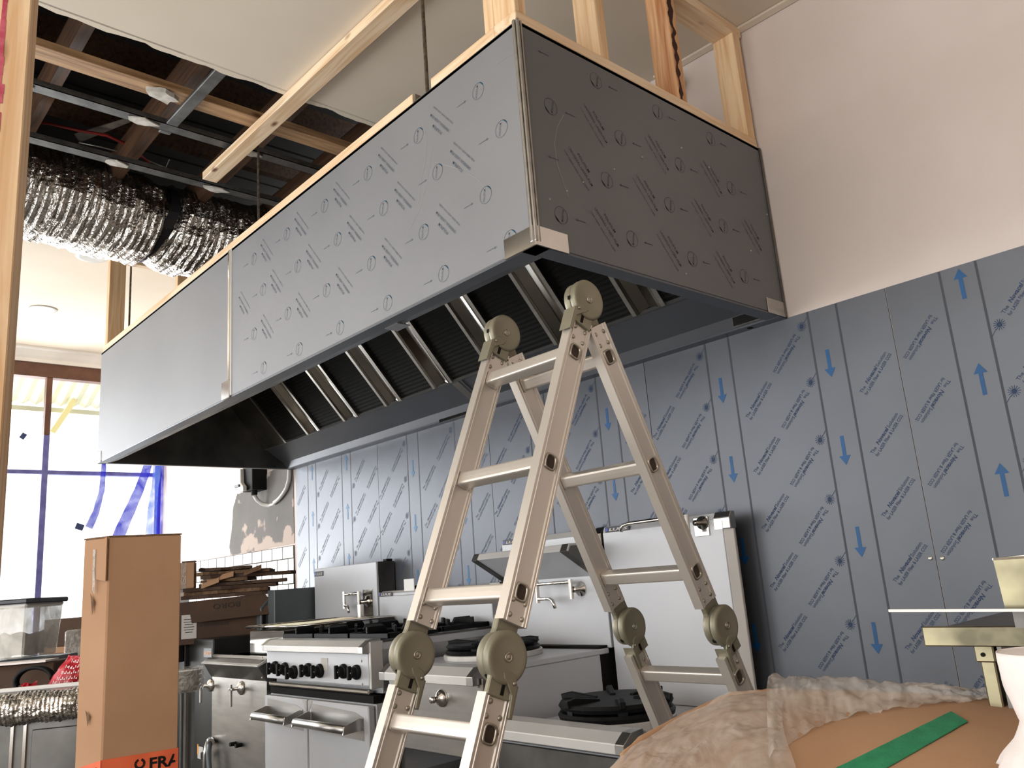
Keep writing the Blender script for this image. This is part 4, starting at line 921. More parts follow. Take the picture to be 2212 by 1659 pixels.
for i in range(3):
    for j in range(2):
        cx = x0 + .152 + i * .305; cy = -.54 + j * .27; zt2 = z2 + .050
        g = bpy.data.objects.new('trivet', None); C.objects.link(g); g.parent = u; g.location = Vector((cx, cy, z2)) - u.location
        mb = MB()
        for s_ in (-1, 1):
            mb.box(cx - .145, cx + .145, cy + s_ * .125 - .006, cy + s_ * .125 + .006, z2 + .008, z2 + .028)
            mb.box(cx + s_ * .139 - .006, cx + s_ * .139 + .006, cy - .13, cy + .13, z2 + .008, z2 + .028)
        link_mesh('trivet_frame', mb, 'cast_iron', g, bevel=.002)
        for k in range(6):
            t_ = 2 * math.pi * k / 6 + .5; q = Vector((math.cos(t_), math.sin(t_), 0)); s_ = Vector((-q.y, q.x, 0)); c = Vector((cx, cy, 0))
            pl = [c + q * .035 + Vector((0, 0, z2 + .030)), c + q * .135 + Vector((0, 0, z2 + .028)), c + q * .135 + Vector((0, 0, z2 + .054)), c + q * .05 + Vector((0, 0, z2 + .054))]
            link_mesh('trivet_finger', MB().prism([p - s_ * .006 for p in pl], s_ * .012), 'cast_iron', g, bevel=.0015)
        link_mesh('burner_cap', MB().lathe([(.045, 0), (.045, .012), (.030, .020), (.01, .021)], (cx, cy, z2), n=20), 'cast_iron', g, smooth=True)
link_mesh('spill_tray', MB().box(x0 + .01, x1 - .005, -.69, YS, z2 - .004, z2 + .004), 'steel_dark', u)
# loose chrome rack lying over the left of the range
rk = thing('chrome_rack', (-2.65, -.42, -.955), 'thin chrome wire rack lying flat over the left side of the range', 'rack')
ra = P(540, 1374, 2, -.955); mb = MB()
rx0, rx1, ry0, ry1 = -2.86, -2.30, -.66, -.14
link_mesh('rack_rim', MB().tube([(rx0, ry0, -.944), (rx1, ry0, -.944), (rx1, ry1, -.944), (rx0, ry1, -.944), (rx0, ry0, -.944)], .006, 8), 'steel_bright', rk, smooth=True)
for i in range(14):
    y = ry0 + (ry1 - ry0) * (i + .5) / 14; mb.tube([(rx0, y, -.943), (rx1, y, -.943)], .003, 6)
for x in (rx0 + .14, rx0 + .28, rx0 + .42): mb.tube([(x, ry0, -.948), (x, ry1, -.948)], .004, 6)
link_mesh('rack_wires', mb, 'steel_bright', rk, kind='stuff')
tag(link_mesh('steel_tray', MB().box(-2.86, -2.49, -.64, -.20, -1.084, -1.080).box(-2.86, -2.856, -.64, -.20, -1.084, -.965).box(-2.86, -2.49, -.64, -.636, -1.084, -.965).box(-2.494, -2.49, -.64, -.20, -1.084, -.965).box(-2.86, -2.49, -.204, -.20, -1.084, -.965), 'steel_bright', bevel=.002), 'shiny steel tray under the left end of the chrome rack', 'tray')
q = P(787, 1355, 1, -.18)
tag(link_mesh('steel_can', MB().lathe([(.018, 0), (.018, .075), (.014, .075), (.014, .070)], (q.x, -.20, z2 + .054), n=18), 'steel_bright', smooth=False), 'small upright steel tube standing at the back of the range', 'tube')
# ---- U1: noodle cooker with tall splashback
z1_ = -1.075
u = thing('noodle_cooker', (-2.83, -.45, FL), 'narrow stainless cooker with cross-handle valves on its front, left of the range', 'cooker')
x0, x1 = -3.12, -2.475
link_mesh('cabinet', MB().box(x0 + .01, x1 - .004, -.735, -.05, FL + .13, -1.18), 'steel', u, bevel=.003)
link_mesh('apron', MB().prism([(x0, YF, -1.108), (x0, -.735, -1.185), (x0, -.10, -1.185), (x0, -.10, -1.085), (x0, YF + .03, -1.085)], (x1 - x0, 0, 0)), 'steel_dark', u, bevel=.002)
link_mesh('front_rail', MB().prism([(x0 - .01, YF - .006, -1.110), (x0 - .01, YF + .055, z1_), (x0 - .01, YF + .075, z1_), (x0 - .01, YF + .075, z1_ - .01), (x0 - .01, YF - .002, -1.116)], (x1 - x0 + .02, 0, 0)), 'film_rail', u, bevel=.001)
link_mesh('deck', MB().box(x0, x1, -.71, YS, -1.095, -1.085), 'steel', u)
link_mesh('splashback', MB().box(-3.13, -2.462, YS, -.012, -1.085, -.662), 'film_panel', u, bevel=.003)
link_mesh('splashback_return', MB().box(-2.460, -2.452, YS + .005, -.012, -1.0, -.662), 'steel_dark', u)
badge(-3.125, -3.02, -.706, -.678, YS, u)
mb = MB().box(-2.49, -2.452, -.06, -.02, -.662, -.650); link_mesh('hinge_knob', mb, 'black_plastic', u, bevel=.003)
c = P(795, 1299, 1, YS)
link_mesh('tap_backing_plate', MB().box(c.x - .045, c.x + .048, YS - .003, YS, c.z - .078, c.z + .062), 'mirror_dark', u)
tap(c.x, YS - .003, c.z, .155, u, up=.055)
for k, (px, py) in enumerate(((455, 1480), (521, 1486))):
    c = P(px, py, 1, -.737); v_ = bpy.data.objects.new('valve', None); C.objects.link(v_); v_.parent = u; v_.location = c - u.location
    link_mesh('valve_rose', MB().lathe([(.033, 0), (.031, -.006), (.018, -.016), (.009, -.02), (.008, -.045)], c, (0, 1, 0), 24), 'steel_bright', v_, smooth=True)
    e_ = c + Vector((0, -.052, 0))
    link_mesh('cross_handle', MB().box(e_.x - .005, e_.x + .005, e_.y - .006, e_.y + .006, e_.z - .08, e_.z + .022).box(e_.x - .022, e_.x + .022, e_.y - .006, e_.y + .006, e_.z - .005, e_.z + .005), 'steel', v_, bevel=.002)
c = P(463, 1600, 1, -.737); q = thing_ = bpy.data.objects.new('drain_valve', None); C.objects.link(q); q.parent = u; q.location = c - u.location
link_mesh('valve_body', MB().tube([c + Vector((-.03, -.01, 0)), c + Vector((.03, -.03, 0))], .018, 12), 'steel', q)
link_mesh('drain_pipe', MB().tube([c + Vector((-.01, -.03, .0)), c + Vector((-.02, -.04, -.06)), c + Vector((-.02, -.04, -.36))], .011, 10), 'steel', q, smooth=True)
link_mesh('hose', MB().tube([c + Vector((.02, -.03, .0)), c + Vector((.05, -.05, -.05)), c + Vector((.07, -.05, -.15)), c + Vector((.07, -.05, -.35))], .012, 10), 'grey_cover', q, smooth=True)
link_mesh('lever_handle', MB().box(c.x - .055, c.x - .03, c.y - .05, c.y - .02, c.z - .085, c.z - .05), 'black_plastic', q, bevel=.004)
for px, py in ((509, 1606), (521, 1609)):
    c = P(px, py, 1, -.737); link_mesh('stub', MB().cyl(c, c + Vector((0, -.03, 0)), .010, 10), 'black_plastic', u)
c = P(434, 1622, 1, -.737); link_mesh('rating_label', MB().box(c.x - .04, c.x + .03, -.7385, -.737, c.z - .04, c.z + .02), 'label_paper', u); link_mesh('warning_label', MB().box(c.x - .045, c.x - .030, -.739, -.737, c.z - .02, c.z + .03), 'badge_orange', u)
for xx in (x0 + .05, x1 - .06): link_mesh('leg', MB().cyl((xx, -.68, FL), (xx, -.68, FL + .14), .022, 12), 'steel', u)
# ---- grey film-covered box behind the noodle cooker, fryer beyond
u = thing('grey_covered_unit', (-3.33, -.25, FL), 'dark grey film-covered upright unit between the white tiles and the first splashback', 'appliance')
sx0, sx1 = -3.46, -3.155
link_mesh('body', MB().box(sx0, sx1, -.34, -.03, FL + .1, -1.02).prism([(sx0, -.40, -1.02), (sx0, -.40, -.86), (sx0, -.34, -.80), (sx0, -.03, -.80), (sx0, -.03, -1.02)], (sx1 - sx0 - .09, 0, 0)), 'grey_cover', u, bevel=.004)
link_mesh('side_panel', MB().box(sx1 - .085, sx1, -.36, -.03, FL + .1, -.765), 'grey_cover', u, bevel=.004)
link_mesh('recess', MB().box(sx1 - .12, sx1 - .086, -.39, -.37, -.99, -.875), 'gap_dark', u)
u = thing('deep_fryer', (-3.55, -.45, FL), 'dark fryer with an orange-lettered black badge, behind the noodle cooker', 'fryer')
link_mesh('tank_body', MB().box(-4.15, -3.53, -.72, -.05, FL + .1, -1.03), 'dark_metal', u, bevel=.004)
a = P(445, 1410, 1, -.735)
link_mesh('basket_head', MB().box(-3.93, -3.53, -.76, -.725, -1.12, -1.015), 'gap_dark', u, bevel=.004)
link_mesh('back_hood', MB().box(-3.52, -3.18, -.70, -.42, FL + .1, -1.0), 'dark_metal', u, bevel=.006)
p = P(450, 1410, 1, -.761); o = link_mesh('badge', MB().box(p.x - .055, p.x + .05, -.764, -.760, p.z - .022, p.z + .024), 'badge_dark', u)
mb = MB(); put_text(mb, 'ANETS', .024, (p.x - .045, -.7645, p.z - .010), (1, 0, 0), (0, 0, 1), .01, width=.09); link_mesh('badge_lettering', mb, 'badge_orange', o)
h0 = P(425, 1358, 1, -.6)
for dx in (0, .05):
    link_mesh('basket_handle', MB().tube([(-3.95 + dx, -.60, -.965), (-3.45 + dx, -.58, -1.0), (-3.38 + dx, -.57, -1.005), (-3.36 + dx, -.57, -1.04)], .006, 8), 'rod_steel', u, smooth=True)
# ================================================================== FAR WALL FITTINGS
c0 = P(514, 1015, 1, -.17); c1 = P(576, 1068, 1, -.17)
u = thing('inverter_box', ((c0.x + c1.x) / 2, -.08, c1.z), 'black and white electrical box on the white wall under the far hood corner', 'electrical box')
bx0, bx1, bz0, bz1 = P(514, 1040, 1, -.12).x, P(577, 1040, 1, -.002).x, P(545, 1060, 1, -.08).z, c0.z + .22
link_mesh('back_case', MB().box(bx0 + .05, bx1, -.110, -.002, bz0, bz1), 'black_plastic', u, bevel=.004)
link_mesh('front_cover', MB().prism([(bx0, -.125, bz0 + .012), (bx0 + .135, -.145, bz0 - .002), (bx0 + .135, -.145, bz0 + .03), (bx0 + .085, -.14, bz0 + .06), (bx0 + .07, -.135, bz0 + .16), (bx0, -.125, bz0 + .16)], (0, .03, 0)), 'white_plastic', u, bevel=.004)
link_mesh('status_window', MB().box(bx0 + .01, bx0 + .075, -.150, -.138, bz0 + .035, bz0 + .052), 'badge_dark', u)
link_mesh('cable_gland', MB().cyl((bx0 + .15, -.07, bz0 - .03), (bx0 + .15, -.07, bz0 + .01), .022, 12), 'black_plastic', u)
a = Vector((bx0 + .15, -.07, bz0 - .032))
tag(link_mesh('conduit', MB().tube([a, a + Vector((.005, .02, -.035)), a + Vector((.03, .045, -.065)), a + Vector((.08, .07, -.08)), a + Vector((.16, .08, -.075))] + [Vector((a.x + .16 + (-3.66 - a.x - .16) * k / 5, -.02, a.z - .075 + .075 * (k / 5) ** 2)) for k in range(1, 6)] + [(-3.625, -.02, a.z + .05), (-3.615, -.02, a.z + .12), (-3.615, -.02, a.z + .3)], .014, 10), 'grey_pipe', smooth=True), 'grey curved conduit running from the electrical box to the sheet edge', 'pipe')
# blue film strips hanging at the window
def film_strip(pts, wd, mn, lab, x=XW + .10):
    """pts in photo order, hung in a plane near the window"""
    mb = MB(); k = len(pts)
    q = [P(px, py, 0, x) for px, py in pts]; n_ = 3; vs = []
    dense = []
    for i in range(k - 1):
        for j in range(5): dense.append((q[i].lerp(q[i + 1], j / 5), wd[i] + (wd[i + 1] - wd[i]) * j / 5))
    dense.append((q[-1], wd[-1]))
    for i, (c_, ww) in enumerate(dense):
        d_ = (dense[min(i + 1, len(dense) - 1)][0] - dense[max(i - 1, 0)][0]).normalized(); s_ = Vector((1, 0, 0)).cross(d_).normalized()
        for j in range(n_ + 1):
            t_ = j / n_ * 2 - 1; vs.append(c_ + s_ * (t_ * ww) + Vector((.02 * noise.noise(Vector((i * .5, j * .9, pts[0][0]))), 0, 0)))
    mb.add(vs, [(i * (n_ + 1) + j, i * (n_ + 1) + j + 1, (i + 1) * (n_ + 1) + j + 1, (i + 1) * (n_ + 1) + j) for i in range(len(dense) - 1) for j in range(n_)])
    tag(link_mesh('blue_film_strip', mb, mn, smooth=True), lab, 'plastic film')
film_strip([(224, 960), (224, 1010), (220, 1060), (208, 1105), (192, 1140)], [.010, .018, .022, .026, .030], 'blue_film', 'narrow blue film strip hanging free left of the others')
film_strip([(330, 960), (318, 1010), (300, 1060), (275, 1115), (245, 1185)], [.05, .035, .038, .045, .05], 'blue_film', 'wide blue film strip slanting down to the tall carton')
film_strip([(345, 960), (338, 1030), (330, 1090), (325, 1180)], [.05, .03, .035, .05], 'pale_blue_film', 'pale blue film strip between the two darker ones', XW + .08)
film_strip([(352, 960), (347, 1030), (348, 1090), (346, 1180)], [.06, .05, .05, .035], 'blue_film', 'crumpled dark blue film gathered at the window edge', XW + .06)
for (px, py, lab) in ((50, 942, 'small navy tape square on the upper left pane'), (172, 1138, 'small navy tape tab at the bottom of the narrow blue strip')):
    c = P(px, py, 0, XW + .02 if px < 100 else XW + .12); a_ = math.radians(60 if px < 100 else 70); U = Vector((0, math.cos(a_), math.sin(a_))) * .024; V = Vector((0, -math.sin(a_), math.cos(a_))) * (.018 if px < 100 else .03)
    tag(link_mesh('tape_square', MB().obox(c, U, V, (.0015, 0, 0)), 'navy_tape'), lab, 'tape')
# ================================================================== LEFT FOREGROUND
Rh = Vector((ROW0.x, ROW0.y, 0)).normalized(); Fh = Vector((ROW2.x, ROW2.y, 0)).normalized(); UP = Vector((0, 0, 1))
def yaw(deg):
    a_ = math.radians(deg); r_ = Rh * math.cos(a_) + Fh * math.sin(a_); f_ = Fh * math.cos(a_) - Rh * math.sin(a_); return r_, f_
# upright stud
e_ = D(52, 240, 1.25); r_, f_ = yaw(24)
st = thing('timber_stud', e_ - r_ * .05 + Vector((0, 0, FL - e_.z)), 'rough pine stud close to the camera at the left edge, with a pink stripe', 'timber')
q0 = Vector((e_.x, e_.y, 0)) - r_ * .045 + f_ * .035
link_mesh('stud_body', MB().obox(q0 + UP * ((FL + cz(q0.x)) / 2), r_ * .045, f_ * .035, UP * ((cz(q0.x) - FL) / 2 - .002)), 'pine_z', st, bevel=.002)
mb = MB()
for k in range(60):
    zz = .62 - k * .016; ww = .0055 * (.5 + abs(noise.noise(Vector((k * .31, 2, 0)))) * 1.6); mb.obox(q0 + r_ * (.010 + .003 * noise.noise(Vector((k * .2, 5, 0)))) - f_ * .0354 + UP * zz, r_ * ww, f_ * .0004, UP * .0082)
link_mesh('pink_chalk_mark', mb, 'pink_mark', st, kind='stuff')
# tall carton
cn = D(228, 1400, 2.0); r_, f_ = yaw(32); top = D(228, 1154, 2.0).z; bc = Vector((cn.x, cn.y, 0)); wR = .170; wL = .088
lf = -r_ * math.cos(math.radians(50)) * wL + f_ * math.sin(math.radians(62)) * wL; lf = (f_ * .82 - r_ * .58) * wL
tb = thing('tall_carton', bc + r_ * .1 + UP * FL, 'tall narrow brown carton standing upright with an orange FRAGILE tape band', 'carton')
base = [bc, bc + r_ * wR, bc + r_ * wR + lf, bc + lf]
link_mesh('carton_body', MB().prism([p + UP * FL for p in base], UP * (top - FL - .002)), 'cardboard', tb, bevel=.003)
nL = lf.cross(UP).normalized(); nL = nL if nL.dot(-Rh) > 0 else -nL
# flap standing at the top of the left side and a torn notch
ztl = top
link_mesh('top_flap', MB().prism([bc + nL * .004 + UP * (ztl - .002), bc + lf * .55 + nL * .004 + UP * (ztl - .02), bc + lf * .60 + nL * .004 + UP * (ztl - .10), bc + nL * .004 + UP * (ztl - .11)], nL * .004), 'cardboard', tb)
link_mesh('packing_tape', MB().prism([bc + lf * .40 + nL * .009 + UP * (ztl - .03), bc + lf * .50 + nL * .009 + UP * (ztl - .03), bc + lf * .47 + nL * .009 + UP * (ztl - .13), bc + lf * .38 + nL * .009 + UP * (ztl - .14)], nL * .001), 'wrap_plastic', tb)
link_mesh('flap_seam', MB().obox(bc + r_ * wR / 2 + lf * .5 + UP * (top - .001), r_ * wR / 2, lf * .5, UP * .002), 'cardboard_shaded_edge', tb)
for (px, py, s_) in ((200, 1300, .02), (211, 1540, .014)):
    zz = D(px, py, 2.03).z; cc = bc + lf * .5 + nL * .0045 + UP * zz
    link_mesh('hand_hole', MB().prism([cc + UP * s_ + lf * .10, cc - lf * .06, cc - UP * s_ * 1.6, cc + lf * .05 - UP * s_ * .2], nL * .0006), 'cardboard_shaded_edge', tb)
fN = r_.cross(UP).normalized(); fN = fN if fN.dot(-Fh) > 0 else -fN
zA = D(228, 1632, 2.0).z; zB = D(396, 1604, 2.10).z; hh = .050
mb = MB().prism([bc + fN * .001 + UP * zA, bc + r_ * wR + fN * .001 + UP * zB, bc + r_ * wR + fN * .001 + UP * (zB - hh), bc + fN * .001 + UP * (zA - hh)], fN * .0012)
zC = zA - .022
mb.prism([bc + nL * .001 + UP * zA, bc + lf + nL * .001 + UP * zC, bc + lf + nL * .001 + UP * (zC - hh), bc + nL * .001 + UP * (zA - hh)], nL * .0012)
tpb = link_mesh('fragile_tape', mb, 'orange_tape', tb)
Ut = (r_ * wR + UP * (zB - zA)).normalized(); Vt = (UP - Ut * UP.dot(Ut)).normalized(); mb = MB()
o0 = bc + fN * .0028 + UP * (zA - hh + .012)
put_text(mb, 'FRAGILE', .036, o0 + Ut * .104, Ut, Vt, .03, width=.150)
mb2 = MB()
# broken-glass emblem: round bowl with a stem and a chip
cc = o0 + Ut * .084 + Vt * .016; rg = .0125; pts = []
for i in range(20):
    t0, t1 = 2 * math.pi * i / 20 + 1.9, 2 * math.pi * (i + .9) / 20 + 1.9
    if i > 17: continue
    mb.add([cc + (Ut * math.cos(t0) + Vt * math.sin(t0)) * rg, cc + (Ut * math.cos(t1) + Vt * math.sin(t1)) * rg, cc + (Ut * math.cos(t1) + Vt * math.sin(t1)) * rg * .55, cc + (Ut * math.cos(t0) + Vt * math.sin(t0)) * rg * .55], [(0, 1, 2, 3)])
mb.add([cc - Vt * .011 - Ut * .0015, cc - Vt * .011 + Ut * .0015, cc - Vt * .019 + Ut * .003, cc - Vt * .019 - Ut * .003], [(0, 1, 2, 3)])
Ul = (-lf + UP * (zA - zC)).normalized(); Vl = (UP - Ul * UP.dot(Ul)).normalized()
put_text(mb, 'FRAGILE', .038, bc + lf * .98 + nL * .003 + UP * (zC - hh + .010), Ul, Vl, .03, width=wL * .95)
# keep the lettering inside the face: drop what runs past the carton edge
lim = [(p - bc).dot(r_) <= wR - .001 for p in mb.v]; mb.f = [f for f in mb.f if all(lim[i] for i in f)]
link_mesh('tape_lettering', mb, 'gap_dark', tpb, kind='stuff')
# flattened cartons stacked behind the tall carton
def cbox(name, px0, px1, pyt, pyb, depth, dd, lab, mn='cardboard_shaded', yw=0, cat='carton', parent=None):
    """upright box whose front face spans the given width and height at its real distance"""
    r2, f2 = yaw(yw); a_ = D(px0, (pyt + pyb) / 2, depth); w_ = (px1 - px0) / F * depth / math.cos(math.radians(yw)); ht = D(px0, pyt, depth).z - D(px0, pyb, depth).z
    c_ = Vector((a_.x, a_.y, 0)) + r2 * w_ / 2 + f2 * dd / 2; z0 = D((px0 + px1) / 2, pyb, depth).z
    mb = MB().obox(c_ + UP * (z0 + ht / 2), r2 * w_ / 2, f2 * dd / 2, UP * ht / 2)
    o = link_mesh(name, mb, mn, parent, bevel=.003)
    if parent is None: tag(o, lab, cat)
    return o, c_, r2, f2, z0, w_, ht
# large carton with shade-darkened colour, flap and print, standing on the fryer
r2, f2 = yaw(15); zb = -1.028; kR = P(572, 1350, 1, -.36); kR = Vector((kR.x, kR.y, 0))
def along(px):
    """distance from the carton's right corner, leftwards along its front, to the line of sight of column px"""
    v_ = _ray(px, 1330); a_, b_ = v_.x, v_.y; ex, ey = kR.x - CAM.x, kR.y - CAM.y
    return (ex * b_ - ey * a_) / (r2.x * b_ - r2.y * a_)
w_ = along(384); c_ = kR - r2 * w_ / 2 + f2 * .15
ht = (CAM + _ray(572, 1288) * ((kR.x - CAM.x) / _ray(572, 1288).x)).z - zb
ct = thing('printed_carton', c_ + UP * zb, 'big brown carton in shade-darkened colour with a sagging printed flap, standing behind the fryer', 'carton')
link_mesh('carton_body', MB().obox(c_ + UP * (zb + ht / 2), r2 * w_ / 2, f2 * .15, UP * ht / 2), 'cardboard_shaded', ct, bevel=.003)
fa = c_ - f2 * .151 - r2 * (w_ / 2 - .05) + UP * (zb + ht); fb = c_ - f2 * .151 + r2 * (w_ / 2 + .005) + UP * (zb + ht + .015)
dn = (-f2 * .40 - UP * .92) * .125
link_mesh('carton_flap', MB().add([fa, fb, fb + dn + r2 * .045, fa + dn + r2 * .03], [(0, 1, 2, 3)]), 'cardboard_shaded', ct, solid=.005)
mb = MB(); Uf = (fb - fa).normalized(); Vf = -dn.normalized(); nf = Uf.cross(Vf).normalized(); nf = nf if nf.dot(-Fh) > 0 else -nf
put_text(mb, 'BORO', .045, fa + dn * .25 + Uf * (w_ * .62) + nf * .004, -Uf, -Vf, -.002, width=.15)
put_text(mb, 'BOROSILICATE', .02, c_ - f2 * .152 - r2 * (w_ * .26) + UP * (zb + ht * .40), r2, UP, .004, width=w_ * .34)
link_mesh('carton_print', mb, 'dark_ink', ct, kind='stuff')
lb = c_ - f2 * .152 - r2 * (w_ / 2 - .06) + UP * (zb + ht * .42)
link_mesh('shipping_label', MB().obox(lb, r2 * .040, f2 * .0008, UP * .065), 'label_paper', ct)
mb = MB()
for i in range(6): mb.obox(lb - f2 * .0012 + UP * (.04 - .014 * i), r2 * random.uniform(.012, .028), f2 * .0004, UP * .0018)
link_mesh('label_print', mb, 'dark_ink', ct, kind='stuff')
# flattened sheets heaped on top
zt_top = zb + ht + .012
def flat_sheet(i, px0, px1, th_, tilt, yw, dd, mn, sag, lab):
    z_ = zt_top + .011 + .0212 * i; a_ = math.radians(yw); r3 = r2 * math.cos(a_) + f2 * math.sin(a_); f3 = f2 * math.cos(a_) - r2 * math.sin(a_)
    w2 = along(px0) - along(px1); c3 = kR - r2 * (along(px0) + along(px1)) / 2 + f2 * (dd / 2 - .01)
    def fn(u_, v_):
        x_ = (u_ - .5) * w2 * (1 - .10 * abs(v_ - .5)); y_ = (v_ - .5) * dd
        return c3 + r3 * (x_ + .03 * noise.noise(Vector((v_ * 4, i * 1.7, 0)))) + f3 * (y_ + .03 * noise.noise(Vector((u_ * 4, i * 2.3, 5)))) + UP * (z_ + math.tan(math.radians(tilt)) * x_ + sag * (4 * (u_ - .5) ** 2) + .0025 * noise.noise(Vector((u_ * 3, v_ * 3, i))))
    tag(link_mesh('flattened_carton', MB().grid(fn, 10, 5), mn, solid=th_), lab, 'cardboard')
sheets = [(384, 588, .0195, 0, 2, .26, 'cardboard_shaded', 0, 'lowest flattened carton sheet on the heap'),
          (388, 582, .0195, 0, -3, .28, 'cardboard_shaded_edge', 0, 'second flattened sheet from the bottom of the heap, edges curled up'),
          (388, 600, .019, 0, 4, .26, 'cardboard_shaded', 0, 'thin sheet in shade-darkened colour, third from the bottom of the heap'),
          (424, 622, .018, .2, 0, .26, 'cardboard_shaded', 0, 'thick folded carton in the middle of the heap'),
          (440, 548, .018, .6, -9, .24, 'cardboard_shaded_edge', 0, 'short pale folded carton jutting forward on the heap'),
          (430, 636, .019, 0, 5, .20, 'cardboard_shaded', 0, 'long flattened sheet pointing right past the tiles'),
          (420, 590, .018, -.3, -5, .24, 'cardboard_shaded_edge', 0, 'creased carton sheet near the top of the heap'),
          (424, 540, .016, -.6, 6, .24, 'cardboard_shaded', .004, 'wide sheet in shade-darkened colour on the very top of the heap')]
for i, s_ in enumerate(sheets): flat_sheet(i, *s_)
for k, (pxa, pxb, zi, mn_, lab) in enumerate(((448, 505, 5.0, 'cardboard', 'pale folded flap hanging from the heap front, upper one'), (436, 474, 3.6, 'cardboard', 'pale folded flap hanging from the heap front, lower one'), (528, 566, 6.4, 'cardboard_shaded_edge', 'small bent flap on the right shoulder of the heap'))):
    e0 = kR - r2 * along(pxa) - f2 * (.035 + .01 * k); e1 = kR - r2 * along(pxb) - f2 * (.035 + .01 * k); zz = zt_top + .02 * zi
    tag(link_mesh('folded_flap', MB().add([e0 + UP * (zz - .018), e1 + UP * (zz + .012), e1 + UP * (zz + .040) + f2 * .012, e0 + UP * (zz + .008) + f2 * .012], [(0, 1, 2, 3)]), mn_, solid=.006), lab, 'cardboard')
# taped small carton on the heap at left
zc_ = zt_top + .020 * 2 + .024; hc = .145; cC = kR - r2 * (along(380) + along(418)) / 2 + f2 * .06; wC = along(380) - along(418)
o = link_mesh('taped_carton', MB().obox(cC + UP * (zc_ + hc / 2), r2 * wC / 2, f2 * .05, UP * hc / 2), 'cardboard', bevel=.003); tag(o, 'small taped brown carton standing on the heap beside the tall carton', 'carton')
link_mesh('packing_tape', MB().obox(cC - f2 * .0506 - r2 * .01 + UP * (zc_ + hc / 2), r2 * .014, f2 * .0006, UP * hc / 2), 'wrap_plastic', o)
link_mesh('top_flap', MB().obox(cC + f2 * .02 + r2 * .01 + UP * (zc_ + hc + .006), r2 * (wC / 2 - .01), f2 * .03, UP * .004), 'cardboard_shaded', o)
# plastic-wrapped cylinder of pans between tall carton and cooker
c_ = D(403, 1468, 2.7)
w2 = thing('wrapped_pan_stack', c_ - UP * .05, 'plastic-wrapped stack of round pans right of the tall carton', 'wrapped pans')
def wr_(u_, v_):
    t_ = 2 * math.pi * u_; r0 = .056 + .005 * noise.noise(Vector((math.cos(t_) * 3, math.sin(t_) * 3, v_ * 5)));  r0 *= (1 - .12 * abs(v_ * 2 - 1) ** 3)
    return c_ + Rh * (r0 * math.cos(t_)) + Fh * (r0 * math.sin(t_)) + UP * (.074 * (v_ - .5) + .006 * noise.noise(Vector((math.cos(t_) * 4, 9, math.sin(t_) * 4))))
link_mesh('plastic_wrap', MB().grid(wr_, 32, 8), 'wrap_plastic', w2, smooth=True)
for k in range(4): link_mesh('pan', MB().lathe([(.040, 0), (.047, .014), (.049, .016), (.046, .014)], c_ + UP * (-.034 + .016 * k), n=28), 'steel', w2, smooth=True)
link_mesh('stand', MB().cyl(Vector((c_.x, c_.y, FL)), c_ - UP * .038, .018, 16), 'steel_dark', w2)
# lower white shelf with torn paper behind it
o, cc_, r2, f2, z0, w_, ht = cbox('grey_drawer_unit', 398, 410, 1500, 1650, 3.15, .12, 'narrow grey slatted unit seen between the tall carton and the noodle cooker', 'grey_cover', 14, 'cabinet')
for k in range(3): link_mesh('shelf_slat', MB().obox(cc_ - f2 * .101 + UP * (z0 + .06 + .02 * k), r2 * w_ / 2, f2 * .002, UP * .004), 'gap_dark', o)
# ---- left group on benches
rf, ff = yaw(0)
def at3(px, py, d_): return D(px, py, d_)
# foil-wrapped steel undercounter unit
r5, f5 = yaw(-8)
c0 = at3(-60, 1500, 2.30); c1 = at3(215, 1484, 2.36)
zt5 = at3(90, 1492, 2.33).z
o0 = Vector((c0.x, c0.y, 0)); ln5 = Vector((c1.x - c0.x, c1.y - c0.y, 0)); l5 = ln5.length; d5 = ln5.normalized(); n5 = Vector((-d5.y, d5.x, 0)); n5 = n5 if n5.dot(Fh) > 0 else -n5
un = thing('steel_counter_unit', o0 + d5 * l5 / 2 + n5 * .25 + UP * FL, 'stainless counter unit at bottom left with foil bubble wrap along its top edge', 'cabinet')
zdoor = zt5 - .075
link_mesh('unit_body', MB().obox(o0 + d5 * l5 / 2 + n5 * .17 + UP * ((zdoor + FL) / 2), d5 * l5 / 2, n5 * .14, UP * (zdoor - FL) / 2), 'steel_dark', un, bevel=.003)
link_mesh('unit_top', MB().obox(o0 + d5 * l5 / 2 + n5 * .16 + UP * (zt5 - .045), d5 * (l5 / 2 + .01), n5 * .15, UP * .030), 'steel', un, bevel=.004)
for sx_ in (.30, .40):
    link_mesh('edge_strip', MB().obox(o0 + d5 * (l5 * sx_) + n5 * .027 + UP * ((zdoor + FL) / 2), d5 * .004, n5 * .004, UP * (zdoor - FL) / 2), 'steel_bright', un)
link_mesh('door_panel', MB().obox(o0 + d5 * (l5 * .66) + n5 * .024 + UP * ((zdoor + FL) / 2 - .01), d5 * (l5 * .20), n5 * .006, UP * ((zdoor - FL) / 2 - .02)), 'steel_dark', un, bevel=.002)
def foilf(u_, v_):
    a_ = v_ * math.pi * 1.05 - .2; cc = o0 + d5 * (l5 * (u_ * 1.04 - .02)) + n5 * .02 + UP * (zt5 - .045)
    b_ = .0045 * abs(math.sin(u_ * 95) * math.sin(v_ * 22)) + .006 * noise.noise(Vector((u_ * 14, v_ * 5, 0)))
    return cc + (-n5 * math.sin(a_) * 1.0 + UP * math.cos(a_)) * (.040 + b_)
link_mesh('foil_bubble_wrap', MB().grid(foilf, 190, 22), 'foil', un, smooth=True)
# white edge of a crate behind the foil
link_mesh('white_liner', MB().obox(o0 + d5 * l5 / 2 + n5 * .06 + UP * (zt5 + .004), d5 * l5 / 2, n5 * .012, UP * .006), 'white_plastic', un, bevel=.003)
